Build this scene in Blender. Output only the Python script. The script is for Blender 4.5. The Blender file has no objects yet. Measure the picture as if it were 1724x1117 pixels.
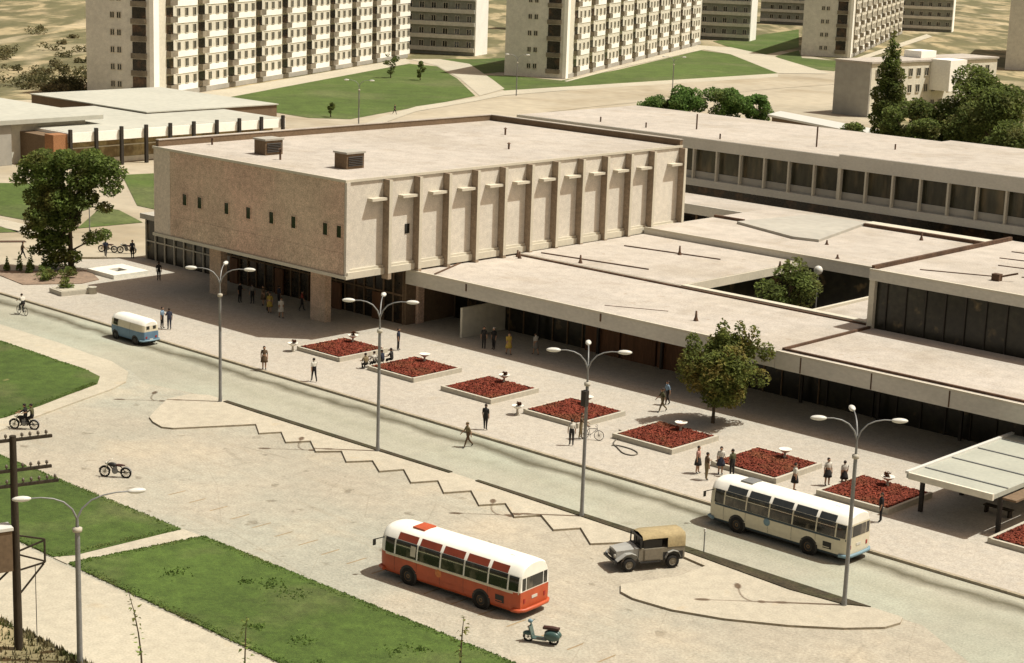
import bpy, math, random
from mathutils import Vector, Matrix
R = math.radians
PI = math.pi
random.seed(7)
SC = bpy.context.scene
COL = SC.collection

# ---------------------------------------------------------------- helpers
class MB:
    def __init__(s):
        s.v = []; s.f = []; s.m = []; s.sm = []
    def add(s, vs, fs, m=0, sm=False):
        o = len(s.v)
        s.v += [tuple(v) for v in vs]
        for f in fs:
            s.f.append([i + o for i in f]); s.m.append(m); s.sm.append(sm)
        return s
    def box(s, x0, x1, y0, y1, z0, z1, m=0):
        vs = [(x, y, z) for z in (z0, z1) for y in (y0, y1) for x in (x0, x1)]
        return s.add(vs, [(0, 2, 3, 1), (4, 5, 7, 6), (0, 1, 5, 4), (2, 6, 7, 3), (0, 4, 6, 2), (1, 3, 7, 5)], m)
    def mbox(s, M, sx, sy, sz, m=0):
        vs = [M @ Vector((x * sx / 2, y * sy / 2, z * sz / 2)) for z in (-1, 1) for y in (-1, 1) for x in (-1, 1)]
        return s.add(vs, [(0, 2, 3, 1), (4, 5, 7, 6), (0, 1, 5, 4), (2, 6, 7, 3), (0, 4, 6, 2), (1, 3, 7, 5)], m)
    def bar(s, a, b, w, h, m=0):
        a = Vector(a); b = Vector(b); d = b - a
        M = Matrix.Translation((a + b) / 2) @ d.to_track_quat('X', 'Z').to_matrix().to_4x4()
        return s.mbox(M, d.length, w, h, m)
    def prism(s, poly, z0, z1, m=0, tm=None):
        n = len(poly)
        a = sum(poly[i][0] * poly[(i + 1) % n][1] - poly[(i + 1) % n][0] * poly[i][1] for i in range(n))
        if a < 0: poly = poly[::-1]
        vs = [(x, y, z0) for x, y in poly] + [(x, y, z1) for x, y in poly]
        s.add(vs, [[i, (i + 1) % n, n + (i + 1) % n, n + i] for i in range(n)] + [list(range(n - 1, -1, -1))], m)
        return s.add([(x, y, z1) for x, y in poly], [list(range(n))], m if tm is None else tm)
    def sheet(s, poly, z, m=0):
        n = len(poly)
        a = sum(poly[i][0] * poly[(i + 1) % n][1] - poly[(i + 1) % n][0] * poly[i][1] for i in range(n))
        if a < 0: poly = poly[::-1]
        return s.add([(x, y, z) for x, y in poly], [list(range(n))], m)
    def tube(s, pts, r, n=8, m=0, sm=True, caps=True):
        pts = [Vector(p) for p in pts]; k = len(pts)
        rs = r if isinstance(r, (list, tuple)) else [r] * k
        vs = []
        up = Vector((0, 0, 1))
        for i, p in enumerate(pts):
            d = (pts[min(i + 1, k - 1)] - pts[max(i - 1, 0)]).normalized()
            ref = up if abs(d.z) < .95 else Vector((1, 0, 0))
            a = d.cross(ref).normalized(); b = a.cross(d).normalized()
            for j in range(n):
                t = 2 * PI * j / n
                vs.append(p + (a * math.cos(t) + b * math.sin(t)) * rs[i])
        fs = [[i * n + j, i * n + (j + 1) % n, (i + 1) * n + (j + 1) % n, (i + 1) * n + j] for i in range(k - 1) for j in range(n)]
        s.add(vs, fs, m, sm)
        if caps:
            s.add(vs[:n], [list(range(n))[::-1]], m); s.add(vs[-n:], [list(range(n))], m)
        return s
    def lathe(s, prof, c=(0, 0, 0), n=16, m=0, sm=True, axis='Z'):
        vs = []
        for r, z in prof:
            for j in range(n):
                t = 2 * PI * j / n
                p = (r * math.cos(t), r * math.sin(t), z)
                if axis == 'Y': p = (p[0], p[2], p[1])
                vs.append((p[0] + c[0], p[1] + c[1], p[2] + c[2]))
        k = len(prof)
        fs = [[i * n + j, i * n + (j + 1) % n, (i + 1) * n + (j + 1) % n, (i + 1) * n + j] for i in range(k - 1) for j in range(n)]
        if axis == 'Y': fs = [f[::-1] for f in fs]
        return s.add(vs, fs, m, sm)
    def ell(s, c, rx, ry, rz, nu=12, nv=8, m=0, M=None, v0=0, v1=1):
        vs = []
        for i in range(nv + 1):
            ph = PI * (v0 + (v1 - v0) * i / nv)
            for j in range(nu):
                t = 2 * PI * j / nu
                p = Vector((rx * math.sin(ph) * math.cos(t), ry * math.sin(ph) * math.sin(t), rz * math.cos(ph)))
                if M: p = M @ p
                vs.append(Vector(c) + p)
        fs = [[i * nu + j, (i + 1) * nu + j, (i + 1) * nu + (j + 1) % nu, i * nu + (j + 1) % nu] for i in range(nv) for j in range(nu)]
        return s.add(vs, fs, m, True)
    def mesh(s, name, mats):
        me = bpy.data.meshes.new(name)
        me.from_pydata(s.v, [], s.f)
        if not isinstance(mats, (list, tuple)): mats = [mats]
        for x in mats: me.materials.append(x)
        me.polygons.foreach_set('material_index', s.m)
        me.polygons.foreach_set('use_smooth', s.sm)
        me.update()
        return me
    def build(s, name, mats, parent=None, loc=None, rz=0):
        return link(name, s.mesh(name, mats), parent, loc, rz)

def link(name, data, parent=None, loc=None, rz=0):
    o = bpy.data.objects.new(name, data); COL.objects.link(o)
    if parent: o.parent = parent
    if loc is not None: o.location = loc
    if rz: o.rotation_euler = (0, 0, rz)
    return o
def tag(o, label=None, cat=None, group=None, kind=None):
    if label: o['label'] = label
    if cat: o['category'] = cat
    if group: o['group'] = group
    if kind: o['kind'] = kind
    return o
def thing(name, label, cat, loc=(0, 0, 0), rz=0, group=None):
    return tag(link(name, None, None, loc, rz), label, cat, group)
def struct(name, mb, mats):
    return tag(mb.build(name, mats), kind='structure')
def copy_tree(o, parent=None):
    c = o.copy(); COL.objects.link(c)
    if parent: c.parent = parent
    for ch in list(o.children): copy_tree(ch, c)
    return c
def dup(o, label, loc, rz=None, group=None):
    c = copy_tree(o); c.location = loc
    if rz is not None: c.rotation_euler = (0, 0, rz)
    c['label'] = label
    if group: c['group'] = group
    return c

# ---------------------------------------------------------------- materials
def mat(name, rgb, rough=.85, noise=((.6, .08), (9, .1)), rgb2=None, s2=.3, t2=(.55, .7), bump=0, bs=8, leaf=0, metal=0, spec=.3,
        stretch=None, extra=None, ALB=.72):
    rgb = tuple(q * ALB for q in rgb); rgb2 = tuple(q * ALB for q in rgb2) if rgb2 else None
    m = bpy.data.materials.new(name); m.use_nodes = True
    nt = m.node_tree; N = nt.nodes; L = nt.links
    b = N['Principled BSDF']
    b.inputs['Roughness'].default_value = rough; b.inputs['Metallic'].default_value = metal
    b.inputs['Specular IOR Level'].default_value = spec
    geo = N.new('ShaderNodeNewGeometry'); pos = geo.outputs['Position']
    if stretch:
        mp = N.new('ShaderNodeVectorMath'); mp.operation = 'MULTIPLY'; mp.inputs[1].default_value = stretch
        L.new(pos, mp.inputs[0]); pos = mp.outputs[0]
    def tex(sc, det=4):
        t = N.new('ShaderNodeTexNoise'); t.inputs['Scale'].default_value = sc; t.inputs['Detail'].default_value = det
        L.new(pos, t.inputs['Vector']); return t.outputs['Fac']
    def rng(x, a, bb, c, d):
        r = N.new('ShaderNodeMapRange'); L.new(x, r.inputs[0])
        for i, q in enumerate((a, bb, c, d)): r.inputs[i + 1].default_value = q
        return r.outputs[0]
    def mix(f, A, B):
        x = N.new('ShaderNodeMix'); x.data_type = 'RGBA'
        L.new(f, x.inputs[0])
        for i, q in ((6, A), (7, B)):
            if isinstance(q, (tuple, list)): x.inputs[i].default_value = (*q, 1)
            else: L.new(q, x.inputs[i])
        return x.outputs[2]
    def mul(a, bb):
        x = N.new('ShaderNodeMath'); x.operation = 'MULTIPLY'; L.new(a, x.inputs[0]); L.new(bb, x.inputs[1]); return x.outputs[0]
    c = None
    if rgb2:
        c = mix(rng(tex(s2), t2[0], t2[1], 0, 1), rgb, rgb2)
    else:
        q = N.new('ShaderNodeRGB'); q.outputs[0].default_value = (*rgb, 1); c = q.outputs[0]
    if extra: c = extra(N, L, pos, tex, rng, mix, c)
    f = None
    for sc, a in noise:
        x = rng(tex(sc), .3, .7, 1 - a, 1 + a)
        f = x if f is None else mul(f, x)
    if leaf:
        x = rng(geo.outputs['Random Per Island'], 0, 1, 1 - leaf, 1 + leaf)
        f = x if f is None else mul(f, x)
    if f is not None:
        vm = N.new('ShaderNodeVectorMath'); vm.operation = 'SCALE'
        L.new(c, vm.inputs[0]); L.new(f, vm.inputs['Scale']); c = vm.outputs[0]
    L.new(c, b.inputs['Base Color'])
    if leaf and 'leaves' in name:
        tr = N.new('ShaderNodeBsdfTranslucent'); ms = N.new('ShaderNodeMixShader'); ms.inputs[0].default_value = .5
        L.new(c, tr.inputs[0]); L.new(b.outputs[0], ms.inputs[1]); L.new(tr.outputs[0], ms.inputs[2]); L.new(ms.outputs[0], N['Material Output'].inputs[0])
    if bump:
        bp = N.new('ShaderNodeBump'); bp.inputs['Strength'].default_value = bump; bp.inputs['Distance'].default_value = .05
        L.new(tex(bs, 6), bp.inputs['Height']); L.new(bp.outputs[0], b.inputs['Normal'])
    return m

def sepy(N, L, pos, i):
    x = N.new('ShaderNodeSeparateXYZ'); L.new(pos, x.inputs[0]); return x.outputs[i]
def stains(dark, sc=.55, lo=.66, hi=.74, amt=.6):
    def f(N, L, pos, tex, rng, mix, c):
        return mix(rng(tex(sc, 3), lo, hi, 0, amt), c, dark)
    return f
def road_wear(N, L, pos, tex, rng, mix, c):
    # oil and dirt gathered along the gutter and in the wheel tracks
    y = sepy(N, L, pos, 1)
    n = N.new('ShaderNodeMath'); n.operation = 'MULTIPLY_ADD'; L.new(tex(.35, 3), n.inputs[0]); n.inputs[1].default_value = 1.6; L.new(y, n.inputs[2])
    def band(c0, w, amt):
        a = N.new('ShaderNodeMath'); a.operation = 'SUBTRACT'; L.new(n.outputs[0], a.inputs[0]); a.inputs[1].default_value = c0
        b = N.new('ShaderNodeMath'); b.operation = 'ABSOLUTE'; L.new(a.outputs[0], b.inputs[0])
        return rng(b.outputs[0], 0, w, amt, 0)
    c = mix(band(81.9, .95, .95), c, (.085, .075, .045))
    c = mix(band(79.3, 1.3, .35), c, (.24, .235, .17))
    return mix(rng(tex(.5, 3), .64, .75, 0, .4), c, (.2, .19, .13))
def lot_wear(N, L, pos, tex, rng, mix, c):
    mp = N.new('ShaderNodeVectorMath'); mp.operation = 'MULTIPLY'; mp.inputs[1].default_value = (.12, 1.3, 1); L.new(pos, mp.inputs[0])
    t = N.new('ShaderNodeTexNoise'); t.inputs['Scale'].default_value = .8; t.inputs['Detail'].default_value = 5; L.new(mp.outputs[0], t.inputs['Vector'])
    c = mix(rng(t.outputs['Fac'], .55, .72, 0, .4), c, (.29, .25, .18))          # long tyre streaks
    c = mix(rng(tex(.9, 3), .66, .72, 0, .6), c, (.15, .125, .085))               # oil spots
    c = mix(rng(tex(.16, 4), .55, .66, 0, .35), c, (.42, .35, .25))
    v = N.new('ShaderNodeTexVoronoi'); v.feature = 'DISTANCE_TO_EDGE'; v.inputs['Scale'].default_value = .17; L.new(pos, v.inputs['Vector'])
    return mix(rng(v.outputs['Distance'], 0, .006, .35, 0), c, (.2, .17, .12))    # cracks
def roof_wear(N, L, pos, tex, rng, mix, c):
    br = N.new('ShaderNodeTexBrick'); L.new(pos, br.inputs['Vector']); br.inputs['Scale'].default_value = 1; br.inputs['Brick Width'].default_value = 9; br.inputs['Row Height'].default_value = 1.1
    br.inputs['Color1'].default_value = (0, 0, 0, 1); br.inputs['Color2'].default_value = (.5, .5, .5, 1); br.inputs['Mortar'].default_value = (1, 1, 1, 1); br.inputs['Mortar Size'].default_value = .02
    c = mix(rng(br.outputs['Color'], 0, 1, 0, .3), c, (.3, .25, .19))             # felt strips and their laps
    c = mix(rng(tex(.22, 4), .56, .7, 0, .4), c, (.30, .25, .185))                # dried puddles
    return mix(rng(tex(1.1, 3), .66, .74, 0, .4), c, (.24, .18, .12))
def slabs(sx, sy, amt, col):
    def f(N, L, pos, tex, rng, mix, c):
        br = N.new('ShaderNodeTexBrick'); L.new(pos, br.inputs['Vector'])
        br.inputs['Color1'].default_value = (0, 0, 0, 1); br.inputs['Color2'].default_value = (.45, .45, .45, 1); br.inputs['Mortar'].default_value = (1, 1, 1, 1)
        br.inputs['Scale'].default_value = 1; br.inputs['Brick Width'].default_value = sx; br.inputs['Row Height'].default_value = sy
        br.inputs['Mortar Size'].default_value = .02; br.offset = 0
        r = rng(br.outputs['Color'], 0, 1, 0, amt)
        c = mix(r, c, col)
        return mix(rng(tex(.5, 3), .62, .72, 0, .3), c, (.3, .25, .17))
    return f

M = {}
def scrubland(N, L, pos, tex, rng, mix, c):
    def dot(v):
        d = N.new('ShaderNodeVectorMath'); d.operation = 'DOT_PRODUCT'; d.inputs[1].default_value = v; L.new(pos, d.inputs[0]); return d.outputs['Value']
    k = N.new('ShaderNodeCombineXYZ'); L.new(dot((.73, .68, 0)), k.inputs[0]); L.new(dot((-.2, .21, 0)), k.inputs[1])
    def n2(sc, det):
        t = N.new('ShaderNodeTexNoise'); t.inputs['Scale'].default_value = sc; t.inputs['Detail'].default_value = det; t.inputs['Distortion'].default_value = .6; L.new(k.outputs[0], t.inputs['Vector']); return t.outputs['Fac']
    c = mix(rng(n2(.09, 5), .41, .53, 0, .9), c, (.10, .095, .042))
    c = mix(rng(n2(.35, 4), .52, .62, 0, .6), c, (.12, .11, .05))
    return mix(rng(n2(.05, 3), .56, .66, 0, .5), c, (.5, .41, .27))
M['earth'] = mat('dry_earth', (.46, .37, .21), .95, ((.03, .12), (.4, .2)), extra=scrubland)
M['town'] = mat('town_paving', (.52, .45, .33), .9, ((.03, .1), (.4, .1)), (.4, .33, .22), .04, (.5, .65))
M['lot'] = mat('lot_asphalt', (.50, .445, .345), .9, ((.08, .08), (1.3, .1), (7, .18), (25, .14)), (.44, .425, .34), .06, (.45, .6), .3, 14, extra=lot_wear)
M['road'] = mat('road_asphalt', (.45, .43, .335), .85, ((.1, .08), (1.1, .07), (8, .16), (26, .1)), (.455, .46, .36), .07, (.45, .6), .3, 14, stretch=None, extra=road_wear)
M['plaza'] = mat('plaza_paving', (.535, .485, .405), .85, ((.06, .07), (2, .08), (11, .2)), None, .3, extra=slabs(1.0, 1.0, .22, (.42, .34, .24)), bump=.1)
M['pave'] = mat('path_concrete', (.57, .515, .395), .9, ((.1, .07), (1.5, .08), (9, .13)), extra=stains((.4, .32, .2), .5, .62, .75, .4))
M['island'] = mat('island_concrete', (.56, .50, .385), .9, ((.1, .07), (1.6, .08), (9, .14)), extra=stains((.36, .29, .19), .8, .64, .75, .5))
M['kerb'] = mat('kerb_stone', (.40, .34, .24), .9, ((1, .15), (6, .2)))
M['strip'] = mat('planting_soil', (.07, .055, .03), .95, ((1, .3), (6, .4)), (.06, .055, .025), .8, (.45, .6), .6, 12)
M['lawn'] = mat('lawn_turf', (.078, .125, .022), .95, ((.12, .2), (1.2, .2), (7, .2), (22, .2)), (.115, .14, .042), .18, (.5, .68), .7, 18, extra=stains((.3, .27, .11), .35, .72, .76, .7))
M['farlawn'] = mat('far_lawn_turf', (.092, .138, .026), .95, ((.03, .15), (.3, .2), (2, .25)), (.13, .155, .05), .05, (.5, .65))
M['blade'] = mat('grass_leaves', (.17, .26, .06), .9, ((.3, .2),), (.22, .26, .08), .25, (.5, .65), leaf=.45)
M['clump'] = mat('tuft_leaves', (.17, .26, .06), .9, ((.3, .2),), leaf=.45)
M['dryblade'] = mat('dry_weeds', (.2, .17, .08), .9, ((.3, .2),), (.1, .12, .03), .8, (.5, .6), leaf=.4)
M['conc'] = mat('hall_concrete', (.80, .735, .62), .9, ((.25, .07), (2, .08), (11, .16)), None, extra=lambda N, L, pos, tex, rng, mix, c: mix(rng(tex(.8, 3), .6, .75, 0, .25), c, (.64, .55, .42)), bump=.15, bs=10)
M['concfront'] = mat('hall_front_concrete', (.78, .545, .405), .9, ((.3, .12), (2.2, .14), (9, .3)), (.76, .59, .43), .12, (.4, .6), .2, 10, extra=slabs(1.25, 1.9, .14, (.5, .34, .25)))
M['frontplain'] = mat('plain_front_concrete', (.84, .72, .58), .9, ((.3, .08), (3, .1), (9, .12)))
M['balcony'] = mat('balcony_panel', (.30, .255, .185), .85, ((.05, .3), (.4, .3), (4, .15)))
M['paleroof'] = mat('pale_roofing', (.58, .57, .48), .9, ((.1, .06), (1, .07)))
M['pavfront'] = mat('pavilion_front', (.28, .2, .09), .6, ((.4, .2), (3, .2)), (.5, .4, .2), .5, (.45, .6))
M['finshade'] = mat('shade_toned_concrete', (.40, .31, .22), .9, ((.4, .12), (3, .15), (9, .15)))  # rib concrete darkened so its colour carries the shade of the side faces
M['white'] = mat('white_render', (.90, .87, .78), .85, ((.3, .05), (3, .05)), ALB=1)
M['trim'] = mat('white_trim', (.74, .68, .54), .7, ((.5, .06), (5, .06)))
M['cream'] = mat('cream_plaster', (.62, .58, .47), .9, ((.2, .06), (2, .08)), ALB=1)
M['endwall'] = mat('end_wall_plaster', (.62, .59, .51), .9, ((.15, .07), (1.2, .08), (5, .08)), ALB=1)
M['darkfacade'] = mat('grey_facade', (.36, .36, .30), .9, ((.15, .12), (1.5, .15)))
M['roof'] = mat('roof_gravel', (.585, .525, .45), .95, ((.08, .07), (.8, .09), (9, .17)), (.51, .45, .37), .09, (.5, .7), extra=roof_wear)
M['roofgrey'] = mat('grey_roofing', (.5, .47, .40), .95, ((.1, .08), (1, .08)))
M['fascia'] = mat('fascia_sheet', (.74, .70, .60), .75, ((.3, .07), (3, .07)), stretch=(1, 1, 2))
M['rust'] = mat('rusty_flashing', (.13, .075, .045), .9, ((.8, .3), (5, .3)))
M['glass'] = mat('dark_glass', (.018, .02, .014), .08, ((.3, .5),), spec=.5)
M['busglass'] = mat('coach_glass', (.022, .022, .017), .1, ((.9, .5),), (.12, .105, .075), 1.6, (.52, .64), spec=.6, stretch=(1, 1, .6))  # paler patches painted into the glass to read as seats and reflections
M['lobby'] = mat('lobby_glazing', (.03, .024, .015), .25, ((.4, .5), (2, .5)), (.10, .055, .028), .45, (.5, .62), spec=.4)
M['interior'] = mat('shop_window_interior', (.022, .02, .012), .3, ((.5, .5), (2.5, .5)), (.12, .085, .04), .7, (.6, .68), spec=.4)
M['greenglass'] = mat('curtained_glass', (.06, .055, .032), .25, ((.25, .4), (1.5, .4)), (.13, .10, .055), .5, (.5, .62), spec=.35, stretch=(1, 1, .25))
M['wood'] = mat('brown_panelling', (.17, .08, .038), .7, ((.6, .2), (4, .25)), stretch=(3, 3, .3))
M['brick'] = mat('orange_brick', (.42, .2, .09), .9, ((.5, .1), (6, .2)))
M['brownwall'] = mat('brown_wall', (.22, .15, .09), .9, ((.5, .12), (5, .15)))
M['dark'] = mat('dark_metal', (.045, .038, .03), .6, ((2, .2),))
M['pole'] = mat('grey_pole_paint', (.3, .3, .29), .5, ((2, .1), (9, .1)), metal=.3)
M['lampwhite'] = mat('lamp_housing', (.82, .8, .72), .35, ((3, .04),))
M['timber'] = mat('tarred_timber', (.05, .037, .022), .85, ((1, .25), (8, .35)), stretch=(4, 4, .4))
M['red'] = mat('red_coach_paint', (.56, .10, .032), .45, ((.5, .12), (3, .1)), spec=.4)
M['skydark'] = mat('smoked_panel', (.055, .06, .06), .25, ((2, .15),))
M['redroof'] = mat('red_tinted_panel', (.30, .06, .03), .3, ((2, .12),))
M['buswhite'] = mat('coach_roof_paint', (.80, .77, .68), .45, ((.7, .05), (4, .04)), ALB=1)
M['buscream'] = mat('cream_coach_paint', (.84, .76, .56), .4, ((.8, .05), (5, .05)))
M['busblue'] = mat('blue_coach_paint', (.06, .085, .10), .4, ((2, .1),))
M['ltblue'] = mat('pale_blue_paint', (.22, .34, .40), .4, ((2, .1),))
M['vanblue'] = mat('van_blue_paint', (.16, .27, .38), .4, ((2, .1),))
M['tyre'] = mat('tyre_rubber', (.025, .023, .02), .9, ((6, .2),))
M['rim'] = mat('steel_rim', (.22, .13, .06), .6, ((5, .2),))
M['chrome'] = mat('chrome', (.6, .58, .5), .2, ((5, .05),), metal=.8)
M['olive'] = mat('truck_paint', (.27, .235, .175), .55, ((1.5, .1), (7, .1)))
M['truckgrey'] = mat('pale_truck_paint', (.46, .45, .41), .4, ((1.5, .08),))
M['canvas'] = mat('tan_canvas', (.47, .37, .2), .95, ((2, .1), (9, .12)), bump=.3, bs=5)
M['teal'] = mat('teal_scooter_paint', (.07, .13, .115), .3, ((3, .1),), spec=.5)
M['seat'] = mat('brown_leather', (.075, .032, .022), .6, ((6, .15),))
M['black'] = mat('black_paint', (.03, .028, .025), .45, ((5, .2),))
M['soil'] = mat('bed_soil', (.11, .06, .035), .95, ((3, .3),), bump=.5)
M['flower'] = mat('red_flowers', (.25, .05, .025), .9, ((.8, .2),), (.24, .075, .032), .5, (.5, .65), leaf=.25)
M['bedleaf'] = mat('bed_leaves', (.13, .05, .022), .9, ((1, .2),), leaf=.3)
M['urn'] = mat('urn_concrete', (.6, .55, .44), .85, ((4, .1),))
M['bark'] = mat('tree_bark', (.11, .08, .05), .95, ((3, .25),), stretch=(1, 1, .3))
M['leafA'] = mat('dark_green_leaves', (.20, .27, .065), .8, ((.5, .3),), (.22, .21, .06), .35, (.5, .65), leaf=.55)
M['leafB'] = mat('yellow_green_leaves', (.21, .25, .06), .8, ((.6, .25),), (.33, .27, .08), .6, (.5, .62), leaf=.5)
M['leafC'] = mat('poplar_leaves', (.19, .24, .065), .85, ((.4, .25),), (.21, .21, .07), .3, (.5, .65), leaf=.5)
M['scrub'] = mat('dry_scrub_leaves', (.16, .15, .06), .9, ((.2, .3),), (.24, .2, .1), .2, (.45, .6), leaf=.5)
M['leafD'] = mat('bright_bush_leaves', (.17, .29, .07), .85, ((.3, .25),), (.24, .30, .10), .2, (.5, .65), leaf=.45)
M['skin'] = mat('skin', (.5, .29, .18), .6, ((8, .05),))
M['hairdark'] = mat('dark_hair', (.035, .022, .014), .7, ((20, .2),))
M['ringwhite'] = mat('white_concrete', (.72, .68, .58), .8, ((1, .07), (6, .08)), ALB=1)
M['markpaint'] = mat('faded_marking_paint', (.37, .27, .15), .9, ((3, .25),))
M['water'] = mat('dark_basin', (.05, .045, .035), .4, ((2, .2),))
M['insul'] = mat('insulator_ceramic', (.16, .13, .1), .35, ((5, .1),))
M['plate'] = mat('number_plate', (.75, .72, .62), .5, ((5, .05),))
M['tail'] = mat('tail_lamp_red', (.4, .03, .02), .3, ((5, .05),))
M['orange'] = mat('orange_badge', (.72, .25, .08), .5, ((5, .08),))
M['shelter'] = mat('shelter_roof_sheet', (.50, .505, .42), .7, ((.3, .07), (4, .06)))
M['hose'] = mat('hose_rubber', (.16, .14, .11), .7, ((4, .1),))
CLOTH = {}
def cloth(n):
    cs = dict(white=(.72, .68, .58), dark=(.035, .032, .03), navy=(.04, .045, .07), brown=(.14, .09, .05), grey=(.25, .23, .2), khaki=(.26, .2, .11),
              yellow=(.5, .36, .07), pink=(.55, .3, .24), blue=(.25, .35, .45), black=(.02, .018, .018), olive=(.10, .095, .045), skin=(.5, .29, .18), red=(.35, .06, .04))
    if n not in CLOTH: CLOTH[n] = mat(n + '_cloth', cs[n], .9, ((5, .12),))
    return CLOTH[n]

# ---------------------------------------------------------------- camera, sun, sky
p, r, yw = 0.22223149, 0.03434982, 2.3164582
fw = Vector((math.cos(p) * math.cos(yw), math.cos(p) * math.sin(yw), -math.sin(p)))
rt = Vector((math.sin(yw), -math.cos(yw), 0)); up = rt.cross(fw)
rt, up = math.cos(r) * rt + math.sin(r) * up, -math.sin(r) * rt + math.cos(r) * up
cd = bpy.data.cameras.new('camera'); cam = bpy.data.objects.new('camera', cd); COL.objects.link(cam)
cam.matrix_world = Matrix(((rt.x, up.x, -fw.x, 0), (rt.y, up.y, -fw.y, 0), (rt.z, up.z, -fw.z, 33), (0, 0, 0, 1)))
cd.sensor_width = 36; cd.lens = 3035.5 / 1724 * 36; cd.clip_start = .5; cd.clip_end = 6000
SC.camera = cam

AZ, EL = R(42), R(62)
sv = Vector((math.cos(AZ) * math.cos(EL), math.sin(AZ) * math.cos(EL), math.sin(EL)))
sd = bpy.data.lights.new('sun', 'SUN'); sd.energy = 3.0; sd.angle = R(.6); sd.color = (.97, .985, .92)
so = bpy.data.objects.new('sun', sd); COL.objects.link(so); so.rotation_euler = sv.to_track_quat('Z', 'Y').to_euler(); so.location = (0, 0, 200)
W = bpy.data.worlds.new('World'); SC.world = W; W.use_nodes = True
nt = W.node_tree; bg = nt.nodes['Background']
sky = nt.nodes.new('ShaderNodeTexSky'); sky.sky_type = 'NISHITA'; sky.sun_disc = False; sky.sun_elevation = EL; sky.sun_rotation = R(90) - AZ
sky.air_density = 1.0; sky.dust_density = 3.5; sky.ozone_density = .6
tint = nt.nodes.new('ShaderNodeMix'); tint.data_type = 'RGBA'; tint.blend_type = 'MULTIPLY'; tint.inputs[0].default_value = 1
tint.inputs[7].default_value = (1, .74, .50, 1)
nt.links.new(sky.outputs[0], tint.inputs[6]); nt.links.new(tint.outputs[2], bg.inputs[0])
bg.inputs[1].default_value = .082
SC.cycles.diffuse_bounces = 2
SC.view_settings.view_transform = 'Standard'; SC.view_settings.look = 'None'; SC.view_settings.exposure = .83; SC.view_settings.gamma = 1

# ---------------------------------------------------------------- ground
struct('ground', MB().sheet([(-2500, -300), (600, -300), (600, 3000), (-2500, 3000)], -.06), M['earth'])
struct('town_pavement', MB().sheet([(-330, 83), (-290, 150), (-272, 190), (-286, 240), (-322, 307), (-290, 300), (-270, 300), (-330, 430), (-300, 435), (-240, 400), (-212, 352), (-185, 300), (-150, 262), (-60, 200), (20, 130), (20, 83)], -.03), M['town'])
struct('car_park', MB().sheet([(-330, 43), (-260, 20), (30, 20), (30, 83), (-330, 83)], 0), M['lot'])
struct('road', MB().sheet([(-330, 76.2), (-122, 76.0), (-108, 75.6), (-104, 74.2), (-98, 75.45), (-41.5, 75.45), (-36, 72), (-20, 60), (30, 50), (30, 82.6), (-330, 82.6)], .004), M['road'])
struct('plaza', MB().prism([(-144.5, 82.85), (20, 82.85), (20, 160), (-131, 160), (-131, 108), (-143.4, 102.2), (-146.2, 97), (-144, 90)], -.1, .13), M['plaza'])
struct('kerb', MB().box(-150, 20, 82.6, 82.85, -.05, .15), M['kerb'])
struct('footpath', MB().prism([(-200, 75.7), (-118.1, 76.2), (-113.4, 75.9), (-110.8, 75.9), (-107.4, 75), (-105.1, 73.2), (-104, 71.3), (-102.9, 68.1), (-101.4, 63.9), (-99.8, 59.8), (-99.6, 57.6), (-200, 57.6)], -.05, .10), M['pave'])
struct('lawn', MB().prism([(-200, 72.9), (-119.2, 73), (-109.1, 72.8), (-107.3, 72.5), (-105.7, 71.2), (-104.9, 69), (-103.3, 65.1), (-102.2, 61.6), (-102, 58), (-200, 58)], .05, .16), M['lawn'])
struct('lawn', MB().prism([(-160, 56.9), (-76.7, 56.9), (-77, 50.3), (-77.5, 49.4), (-160, 49.3)], -.05, .08), M['lawn'])
struct('lawn', MB().prism([(-74.9, 57.1), (-40, 57.0), (-30, 52), (-30, 49), (-76.2, 49.4)], -.05, .08), M['lawn'])
struct('path', MB().prism([(-76.68, 57.0), (-74.92, 57.1), (-76.22, 49.3), (-77.48, 49.3)], -.05, .05), M['pave'])
struct('pavement', MB().sheet([(-170, 49.3), (-25, 49.0), (-20, 42.5), (-170, 42.6)], .012), M['pave'])
struct('hillside', MB().prism([(-120, 42.55), (-63.5, 42.5), (-58, 36), (-50, 30), (-120, 28)], -.1, .2), M['earth'])
# traffic island with its stepped parking kerb
isl = [(-99.3, 72.6), (-97.4, 70.2), (-96.3, 68.9), (-95.2, 68.4), (-93.8, 68.1), (-93.1, 68.5), (-90.4, 73.2), (-88.6, 72.0), (-87.9, 73.3), (-85.9, 72.0), (-85.1, 73.4), (-83.1, 72.1),
       (-82.1, 73.4), (-80.2, 72.1), (-79.3, 73.5), (-77.4, 72.3), (-76.7, 73.7), (-74.5, 72.2), (-73.7, 73.7), (-71.8, 72.3), (-71.0, 73.8), (-68.8, 72.2), (-68.0, 73.6), (-66.0, 72.2),
       (-65.2, 73.6), (-63.0, 72.2), (-62.2, 73.6), (-60.1, 72.0), (-59.2, 73.3), (-58.6, 74.1), (-56, 74.3), (-53.7, 73.9), (-53.7, 71.6), (-54.5, 69.6), (-54.95, 68.4), (-54.3, 67.6), (-53.3, 67.35),
       (-51.0, 67.6), (-48.5, 68.6), (-45.8, 70.3), (-43.8, 72.0), (-42.5, 73.6), (-42.3, 74.7), (-42.6, 75.4), (-98.3, 75.4), (-99.4, 74.6)]
struct('traffic_island', MB().prism(isl, -.05, .12, 0, 1), [M['kerb'], M['island']])
st = MB()
st.prism([(-96.2, 75.36), (-74.3, 75.52), (-74.3, 75.2), (-85, 75.0), (-92.7, 74.95), (-96.2, 75.0)], .1, .17)
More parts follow.
